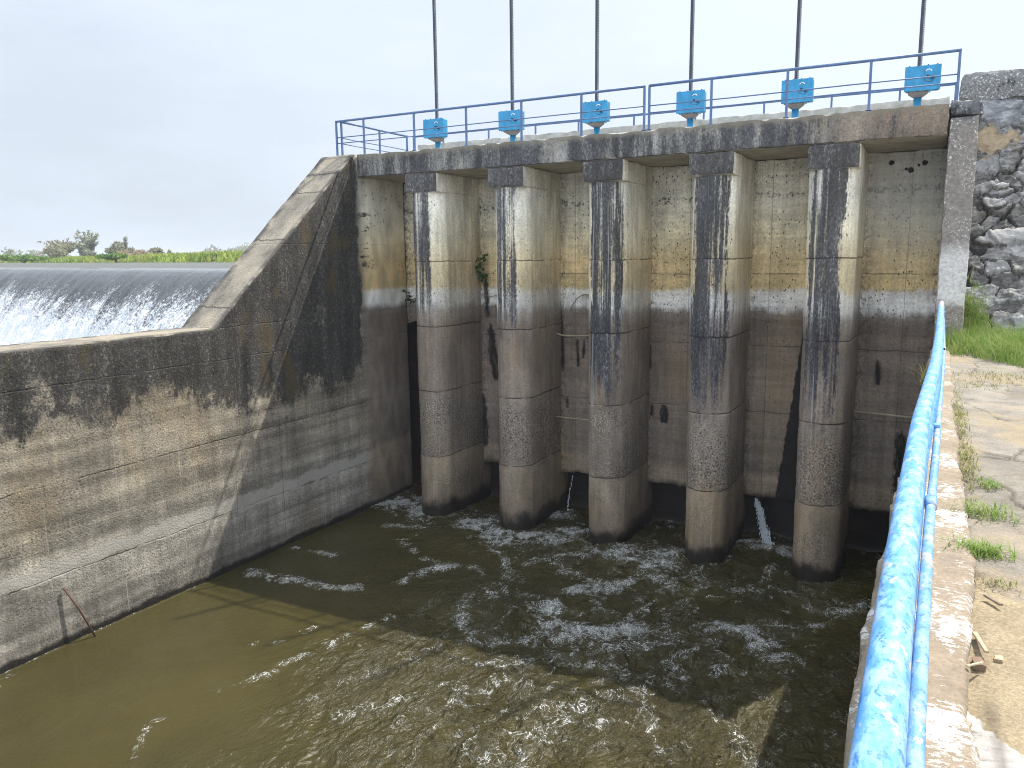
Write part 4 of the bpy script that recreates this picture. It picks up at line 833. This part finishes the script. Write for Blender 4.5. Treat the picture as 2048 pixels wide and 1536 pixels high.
bush('bush', 'small grey olive bush under the tallest bamboo clump', 'bush', azd(56.0, 170), 5.9, (2.2, 2, 1.7), 600, .40, m_b2, 34, grp=G)
bush('bush', 'rounded olive bush with a dead stick rising from it, right of the tall bamboo', 'bush', azd(54.1, 172), 5.9, (3.2, 3, 2.0), 800, .40, m_b1, 35, grp=G)
bush('dead_tree', 'thin bare dead stick tree on the far bank right of the bamboo', 'tree', azd(53.75, 172), 5.9, (.5, .5, 2.9), 26, .25, m_b2, 36, 'f', G)
bush('bush', 'round lone dark olive bush on the far bank right of the bamboo row', 'bush', azd(52.1, 165), 5.9, (1.9, 1.9, 1.5), 700, .35, m_b1, 37, grp=G)
bush('bush', 'dry brown scrub bush on the far bank below the round lone bush', 'bush', azd(53.3, 150), 5.9, (3.2, 2, 1.0), 600, .3, m_b4, 38, grp=G)
bush('bush', 'long dark green shrub at the left of the far bank', 'bush', azd(59.4, 118), 5.75, (4.2, 2, .55), 800, .26, m_b3, 39, grp=G)
bush('bush', 'dark green shrub by the water in the middle of the far bank', 'bush', azd(54.4, 104), 5.7, (2.6, 1.6, .65), 800, .22, m_b3, 40, grp=G)
bush('bush', 'dark green shrub near the water at the buttress end of the far bank', 'bush', azd(48.2, 88), 5.7, (1.5, 1.0, .45), 500, .18, m_b3, 41, grp=G)
bush('bush', 'wide dry brown scrub thicket near the buttress end of the far bank', 'bush', azd(48.6, 175), 5.9, (8, 3, 1.0), 1200, .32, m_b4, 42, grp=G)
bush('tree', 'wispy grey tree at the left end of the far bank skyline', 'tree', azd(60.0, 230), 5.9, (4.2, 3, 2.3), 200, .45, m_b2, 43, grp=G)
bush('tree', 'faint wispy tree between the grey tree and the bamboo on the skyline', 'tree', azd(58.8, 240), 5.9, (3.6, 3, 2.4), 200, .45, m_b2, 44, grp=G)
bush('tree', 'small pointed dark tree on the skyline right of the round lone bush', 'tree', azd(51.2, 200), 5.9, (.7, .7, 1.7), 200, .35, m_b2, 45, grp=G)
bush('tree', 'small dark tree at the far left edge of the skyline', 'tree', azd(61.3, 235), 5.9, (1.8, 1.5, 1.3), 160, .4, m_b2, 46, grp=G)
Vs = []; Fs = []; o_ = 0
for k in range(46):
    az = R.uniform(44.5, 51.0); dist = R.uniform(330, 420); h_ = (2.0+3.2*sstep(np.array([51-az]), 0, 4.5)[0])*R.uniform(.7, 1.15); p = azd(az, dist)
    V, F = crown_cards(np.array([p[0], p[1], 5.9+h_*.35]), np.array([h_*.9, h_*.9, h_*.62]), 150, .8, 500+k); Vs.append(V); Fs.append(F+o_); o_ += len(V)
for k in range(60):
    az = R.uniform(50, 64); dist = R.uniform(300, 420); h_ = R.uniform(.9, 2.0); p = azd(az, dist)
    V, F = crown_cards(np.array([p[0], p[1], 5.9+h_*.35]), np.array([h_*2, h_*1.2, h_*.6]), 100, .6, 700+k); Vs.append(V); Fs.append(F+o_); o_ += len(V)
setp(make('treeline', np.concatenate(Vs), np.concatenate(Fs), m_b2), 'far hazy treeline behind the meadow', 'treeline', kind='stuff')
V, F = rough_box((-110.0, 75.6, 5.46), (-108.6, 76.3, 5.82), .2, 5, .1, .03, .1)
setp(make('float', V, F, m_white, None, True), 'tiny white object floating at the far shore of the pond', 'float')

# ------------------------------------------------------------------ grass and weeds near by
m_grass = mat_leaf('fresh_grass_blade', (.16, .28, .045), (.31, .35, .12), 7, .3); m_weed = mat_leaf('weed_leaf', (.020, .055, .012), (.045, .09, .02), 8, .2); m_dry = mat_leaf('yellowing_blade', (.20, .22, .06), (.33, .28, .12), 8, .2)
n = 15000; gx_ = rng.uniform(.14, 2.6, n); gy_ = rng.uniform(11.2, 14.74, n)
front = np.interp(gx_, [.1, .25, .5, .75, 1.0, 1.6, 2.6], [13.7, 13.2, 12.85, 12.35, 11.95, 11.5, 11.4])+(fbm(p3(gx_*4, gy_*0), 61, 3)-.5)*.7; keep = (gy_ > front) & (rng.uniform(0, 1, n) < .35+.65*sstep(gy_-front, 0, .9)); gx_, gy_ = gx_[keep], gy_[keep]; n = len(gx_)
h_ = (.10+.20*fbm(p3(gx_*2.5, gy_*2.5), 62, 3))*(.55+.45*sstep(gy_-np.interp(gx_, [.1, .5, 1, 2.6], [13.4, 12.8, 12, 11.4]), 0, 1.0))*rng.uniform(.6, 1.5, n)*1.7
A, F = blades(np.column_stack([gx_, gy_, np.full(n, 4.25)]), h_, rng.uniform(.008, .016, n), rng.uniform(.15, .9, n), 71, 3)
# sprouts climbing the corner of the stone wall
m_ = 1500; cx_ = .50+rng.normal(0, .12, m_); cz_ = 4.3+.9*np.abs(rng.normal(0, .36, m_))*np.clip(1.2-np.abs(cx_-.48)*2.2, .15, 1); A2, F2 = blades(np.column_stack([cx_, 14.50+(cz_-4.3)*.776-rng.uniform(0, .12, m_), cz_]), rng.uniform(.10, .26, m_), rng.uniform(.008, .015, m_), rng.uniform(.3, 1.1, m_), 72, 3)
setp(make('grass', np.concatenate([A, A2]), np.concatenate([F, F2+len(A)]), m_grass), 'bright green grass at the foot of the rubble wall', 'grass', kind='stuff')
def tuft(label, x, y, rx, ry, n, h, m, seed, z=4.27, name='grass_tuft', cat='grass tuft', grp='grass tufts on the walkway'):
    r = np.random.default_rng(seed); b = np.column_stack([x+np.clip(r.normal(0, rx, n), -2*rx, 2*rx), y+np.clip(r.normal(0, ry, n), -2*ry, 2*ry), np.full(n, z)]); A, F = blades(b, h*r.uniform(.4, 1.2, n), r.uniform(.004, .009, n), r.uniform(.4, 1.6, n), seed, 3)
    return setp(make(name, A, F, m), label, cat, grp)
tuft('largest green grass tuft across the crack where the sandy patch meets the grey slabs', .215, 4.50, .075, .045, 420, .075, m_grass, 1)
tuft('loose sprawling grass tuft just beyond the largest one on the slabs', .255, 5.22, .085, .08, 260, .075, m_grass, 2)
tuft('thin dry grass line along the curb edge in front of the dark slab step', .215, 6.25, .035, .40, 330, .06, m_dry, 3)
tuft('small green tuft right of the thin dry grass line', .33, 5.85, .035, .05, 110, .06, m_grass, 4)
tuft('long narrow grass line along the curb beyond the slab step', .21, 8.2, .030, .75, 420, .07, m_dry, 5)
tuft('tiny sprigs of grass at the sandy end of the walkway crack', .255, 4.10, .05, .03, 70, .035, m_dry, 6)
tuft('sparse yellow tuft on the slabs near the bright grass', .42, 10.3, .22, .20, 260, .07, m_dry, 7)
tuft('wide sparse yellow tuft at the far slabs in front of the grass', .70, 11.1, .25, .25, 320, .08, m_dry, 8)
tuft('spiky green weed sprouting from the channel wall edge left of the pipe', -.115, 10.9, .03, .22, 70, .30, m_dry, 9, 4.20, 'weed', 'weed', None)
def plant(label, base, stems, leaf, m, seed, droop=.2):
    t = empty('wall_plant', base, label, 'plant'); r = random.Random(seed); b = MB(); lf = MB()
    for st in stems:
        pts = [Vector(p) for p in st]; b.tube(pts, [.010-.006*i/(len(pts)-1) for i in range(len(pts))], 5)
        for i in range(len(pts)-1):
            for k in range(5):
                p = pts[i].lerp(pts[i+1], r.random())+Vector((r.gauss(0, .03), r.gauss(-.02, .02), r.gauss(0, .025))); u = Vector((r.gauss(0, 1), r.gauss(-.4, .6), r.gauss(-.3, .6))).normalized(); w = u.cross(Vector((r.gauss(0, .4), -1, r.gauss(.5, .4)))).normalized(); s_ = leaf*r.uniform(.6, 1.2)
                lf.add([p, p+u*s_*.5+w*s_*.38, p+u*s_, p+u*s_*.5-w*s_*.38, p+u*s_*.5+Vector((0, -.01, .012))], [(0, 1, 4), (1, 2, 4), (2, 3, 4), (3, 0, 4)])
    b.build('stem', m_twig, t); lf.build('leaves', m, t); return t
plant('dark leafy plant sprouting high in the corner of the second bay', (-9.42, 16.12, 5.15), [[(-9.42,16.12,5.15),(-9.40,16.02,5.35),(-9.38,15.98,5.6),(-9.30,15.95,5.78),(-9.12,15.95,5.84)], [(-9.40,16.05,5.3),(-9.50,16.0,5.45),(-9.55,15.98,5.52)], [(-9.40,16.05,5.3),(-9.28,16.0,5.42)], [(-9.42,16.1,5.2),(-9.46,16.0,5.28)], [(-9.38,15.98,5.6),(-9.46,15.98,5.72)]], .11, m_weed, 5)
plant('small dark plant above the black opening of the first bay', (-11.45, 16.1, 4.70), [[(-11.45,16.1,4.70),(-11.48,16.0,4.85),(-11.52,15.98,4.98)], [(-11.45,16.1,4.70),(-11.30,16.0,4.80),(-11.2,15.98,4.82)], [(-11.45,16.1,4.70),(-11.56,16.0,4.80)]], .10, m_weed, 6)
# hanging dead frond in the third bay
t = empty('dead_frond', (-6.80, 16.1, 4.95), 'drooping dead brown frond on the wall of the third bay', 'plant')
pts = [(-6.74,16.12,4.93),(-6.86,16.05,4.94),(-6.98,16.0,4.86),(-7.08,15.98,4.72),(-7.14,15.97,4.58)]; b = MB(); b.tube(pts, .009, 5); b.build('stem', m_twig, t); lf = MB()
for i in range(44):
    f = R.random()*3.99; k = int(f); p = Vector(pts[k]).lerp(Vector(pts[k+1]), f-k); e = p+Vector((R.gauss(0, .03), -.02, -R.uniform(.05, .14))); lf.add([p+Vector((-.004, 0, 0)), p+Vector((.004, 0, 0)), e], [(0, 1, 2)])
lf.build('leaflets', m_twig, t)
def pole(name, label, cat, pts, r, m): return setp(MB().tube(pts, r, 8).build(name, m, None, True), label, cat)
pole('bamboo_pole', 'pale bamboo pole lodged level across the sixth bay', 'pole', [(-1.30, 15.98, 2.80), (-.75, 15.97, 2.79), (-.06, 15.95, 2.76)], .022, m_bamboo)
pole('branch', 'bent pale branch lodged across the third bay above the patched concrete', 'branch', [(-7.50, 15.95, 4.08), (-7.30, 15.92, 4.04), (-7.0, 15.95, 4.03), (-6.18, 16.1, 4.07)], [.016, .016, .015, .013], m_bamboo)
pole('branch', 'straight thin pole lodged low across the third bay', 'branch', [(-7.48, 15.9, 2.19), (-6.8, 16.0, 2.16), (-6.17, 16.08, 2.15)], .013, m_bamboo)
pole('twig', 'thin curved twig stuck across the second bay below the leafy plant', 'twig', [(-9.42, 16.05, 4.93), (-9.15, 15.95, 4.86), (-8.85, 15.98, 4.92), (-8.3, 16.1, 4.95)], .009, m_twig)
pole('iron_rod', 'rusty iron rod leaning out from the left wall just above the water', 'rod', [(-11.60, 6.86, .83), (-11.53, 7.02, .44), (-11.46, 7.22, -.15)], .016, m_rustrod)
# loose bits on the walkway
def stick(label, a, b_, w, m, name='stick'):
    a, b_ = Vector(a), Vector(b_); d = (b_-a).normalized(); s_ = d.cross(Vector((0, 0, 1))).normalized()*w; h = Vector((0, 0, w*.7)); V = [a-s_, a+s_, b_+s_*.7, b_-s_*.9, a-s_*.7+h, a+s_*.8+h, b_+s_*.5+h, b_-s_*.6+h]
    return setp(make(name, V, [(0,3,2,1),(4,5,6,7),(0,1,5,4),(1,2,6,5),(2,3,7,6),(3,0,4,7)], m), label, 'stick')
stick('flat splinter of dry wood lying by the hole beside the curb', (.158, 3.50, 4.272), (.188, 3.30, 4.290), .011, m_wood)
stick('thin pale stick nearest the white slab, across the curb crack', (.118, 3.13, 4.302), (.172, 3.22, 4.285), .006, m_bamboo)
stick('dark flat chip of wood at the edge of the grey slab', (.215, 3.93, 4.270), (.268, 3.83, 4.276), .012, m_twig)
def rock(name, label, c, s_, m, seed, cat):
    V, F = rough_box(np.array(c)-np.array(s_), np.array(c)+np.array(s_), max(s_)/3, seed, .008, .004, .02); n = V-np.array(c); V[:, 2] = c[2]+n[:, 2]*(1-.35*np.abs(n[:, 0]/s_[0])); return setp(make(name, V, F, m, None, False), label, cat)
rock('brick_fragment', 'brown broken brick fragment in the hole beside the curb', (.170, 3.27, 4.262), (.022, .045, .018), m_brickfrag, 5, 'brick')
rock('stone', 'angular brown stone wedged in the curb break by the white slab', (.100, 2.72, 4.290), (.018, .045, .014), m_stone, 8, 'stone')
rock('stone', 'small pale stone at the edge of the sandy patch', (.235, 3.33, 4.272), (.016, .022, .012), m_wood, 9, 'stone')

# ------------------------------------------------------------------ light, sky, camera
SUN = Vector((.30, .605, 1.0)).normalized(); el = math.asin(SUN.z); az = math.atan2(SUN.x, SUN.y)
sl = bpy.data.lights.new('sun', 'SUN'); sl.energy = 5.0; sl.angle = math.radians(.6); sl.color = (1, .95, .86)
so = bpy.data.objects.new('sun', sl); C.objects.link(so); so.rotation_euler = SUN.to_track_quat('Z', 'Y').to_euler(); so.location = (0, 0, 40)
w = bpy.data.worlds.new('World'); sc.world = w; w.use_nodes = True; nt = w.node_tree; nt.nodes.clear()
sky = nt.nodes.new('ShaderNodeTexSky'); sky.sky_type = 'NISHITA'; sky.sun_disc = False; sky.sun_elevation = el; sky.sun_rotation = az; sky.air_density = 1.0; sky.dust_density = 6.0; sky.ozone_density = 1.0; sky.altitude = 50
bg = nt.nodes.new('ShaderNodeBackground'); bg.inputs[1].default_value = .085; wo = nt.nodes.new('ShaderNodeOutputWorld')
tc = nt.nodes.new('ShaderNodeTexCoord'); mp = nt.nodes.new('ShaderNodeVectorMath'); mp.operation = 'MULTIPLY'; mp.inputs[1].default_value = (1, 1, 3.2); nt.links.new(tc.outputs['Generated'], mp.inputs[0])
cn = nt.nodes.new('ShaderNodeTexNoise'); cn.inputs['Scale'].default_value = 3.2; cn.inputs['Detail'].default_value = 7; cn.inputs['Roughness'].default_value = .58; nt.links.new(mp.outputs[0], cn.inputs['Vector'])
mr = nt.nodes.new('ShaderNodeMapRange'); mr.interpolation_type = 'SMOOTHSTEP'; mr.inputs[1].default_value = .30; mr.inputs[2].default_value = .75; mr.inputs[3].default_value = .84; mr.inputs[4].default_value = 1.0; nt.links.new(cn.outputs[0], mr.inputs[0])
# bright haze, rising towards the sun
dt = nt.nodes.new('ShaderNodeVectorMath'); dt.operation = 'DOT_PRODUCT'; nt.links.new(tc.outputs['Generated'], dt.inputs[0]); dt.inputs[1].default_value = SUN
hz = nt.nodes.new('ShaderNodeMapRange'); hz.inputs[1].default_value = -.3; hz.inputs[2].default_value = .75; hz.inputs[3].default_value = .90; hz.inputs[4].default_value = 1.36; nt.links.new(dt.outputs['Value'], hz.inputs[0])
hc = nt.nodes.new('ShaderNodeVectorMath'); hc.operation = 'SCALE'; hc.inputs[0].default_value = (5.25, 5.85, 6.70); 
d2 = nt.nodes.new('ShaderNodeVectorMath'); d2.operation = 'DOT_PRODUCT'; nt.links.new(tc.outputs['Generated'], d2.inputs[0]); d2.inputs[1].default_value = (0, -.94, .34)
h2 = nt.nodes.new('ShaderNodeMapRange'); h2.interpolation_type = 'SMOOTHSTEP'; h2.inputs[1].default_value = .10; h2.inputs[2].default_value = .85; h2.inputs[3].default_value = 1.0; h2.inputs[4].default_value = 2.6; nt.links.new(d2.outputs['Value'], h2.inputs[0])  # added sky glow behind the camera, out of view, brightens the shaded walls
hm2 = nt.nodes.new('ShaderNodeMath'); hm2.operation = 'MULTIPLY'; nt.links.new(hz.outputs[0], hm2.inputs[0]); nt.links.new(h2.outputs[0], hm2.inputs[1]); nt.links.new(hm2.outputs[0], hc.inputs['Scale'])
mxw = nt.nodes.new('ShaderNodeMix'); mxw.data_type = 'RGBA'; nt.links.new(mr.outputs[0], mxw.inputs[0]); nt.links.new(sky.outputs[0], mxw.inputs[6]); nt.links.new(hc.outputs[0], mxw.inputs[7])
nt.links.new(mxw.outputs[2], bg.inputs[0]); nt.links.new(bg.outputs[0], wo.inputs[0])
hm = bpy.data.materials.new('pale_haze'); hm.use_nodes = True; hm.node_tree.nodes.clear(); ho = hm.node_tree.nodes.new('ShaderNodeOutputMaterial'); hv = hm.node_tree.nodes.new('ShaderNodeVolumePrincipled')
hv.inputs['Color'].default_value = (.86, .90, .96, 1); hv.inputs['Density'].default_value = .0006; hm.node_tree.links.new(hv.outputs[0], ho.inputs['Volume'])
setp(MB().box((-1500, -60, -1.7), (1200, 1900, 14.5)).build('haze', hm), kind='stuff')
cam = bpy.data.cameras.new('camera'); co = bpy.data.objects.new('camera', cam); C.objects.link(co); sc.camera = co
Mr = Matrix(((.88282, -.065045, .465187), (.469558, .147581, -.87048), (-.012033, .986909, .16083)))
co.matrix_world = Matrix.Translation((-.0756, 0, 5.8)) @ Mr.to_4x4()
cam.sensor_width = 36; cam.lens = 1577.68/2048*36; cam.clip_start = .05; cam.clip_end = 3000
sc.view_settings.view_transform = 'Standard'; sc.view_settings.look = 'None'; sc.view_settings.gamma = 1; sc.view_settings.exposure = .65
sc.cycles.max_bounces = 6; sc.cycles.use_denoising = True; sc.cycles.denoising_prefilter = 'NONE'; sc.cycles.filter_width = 1.05
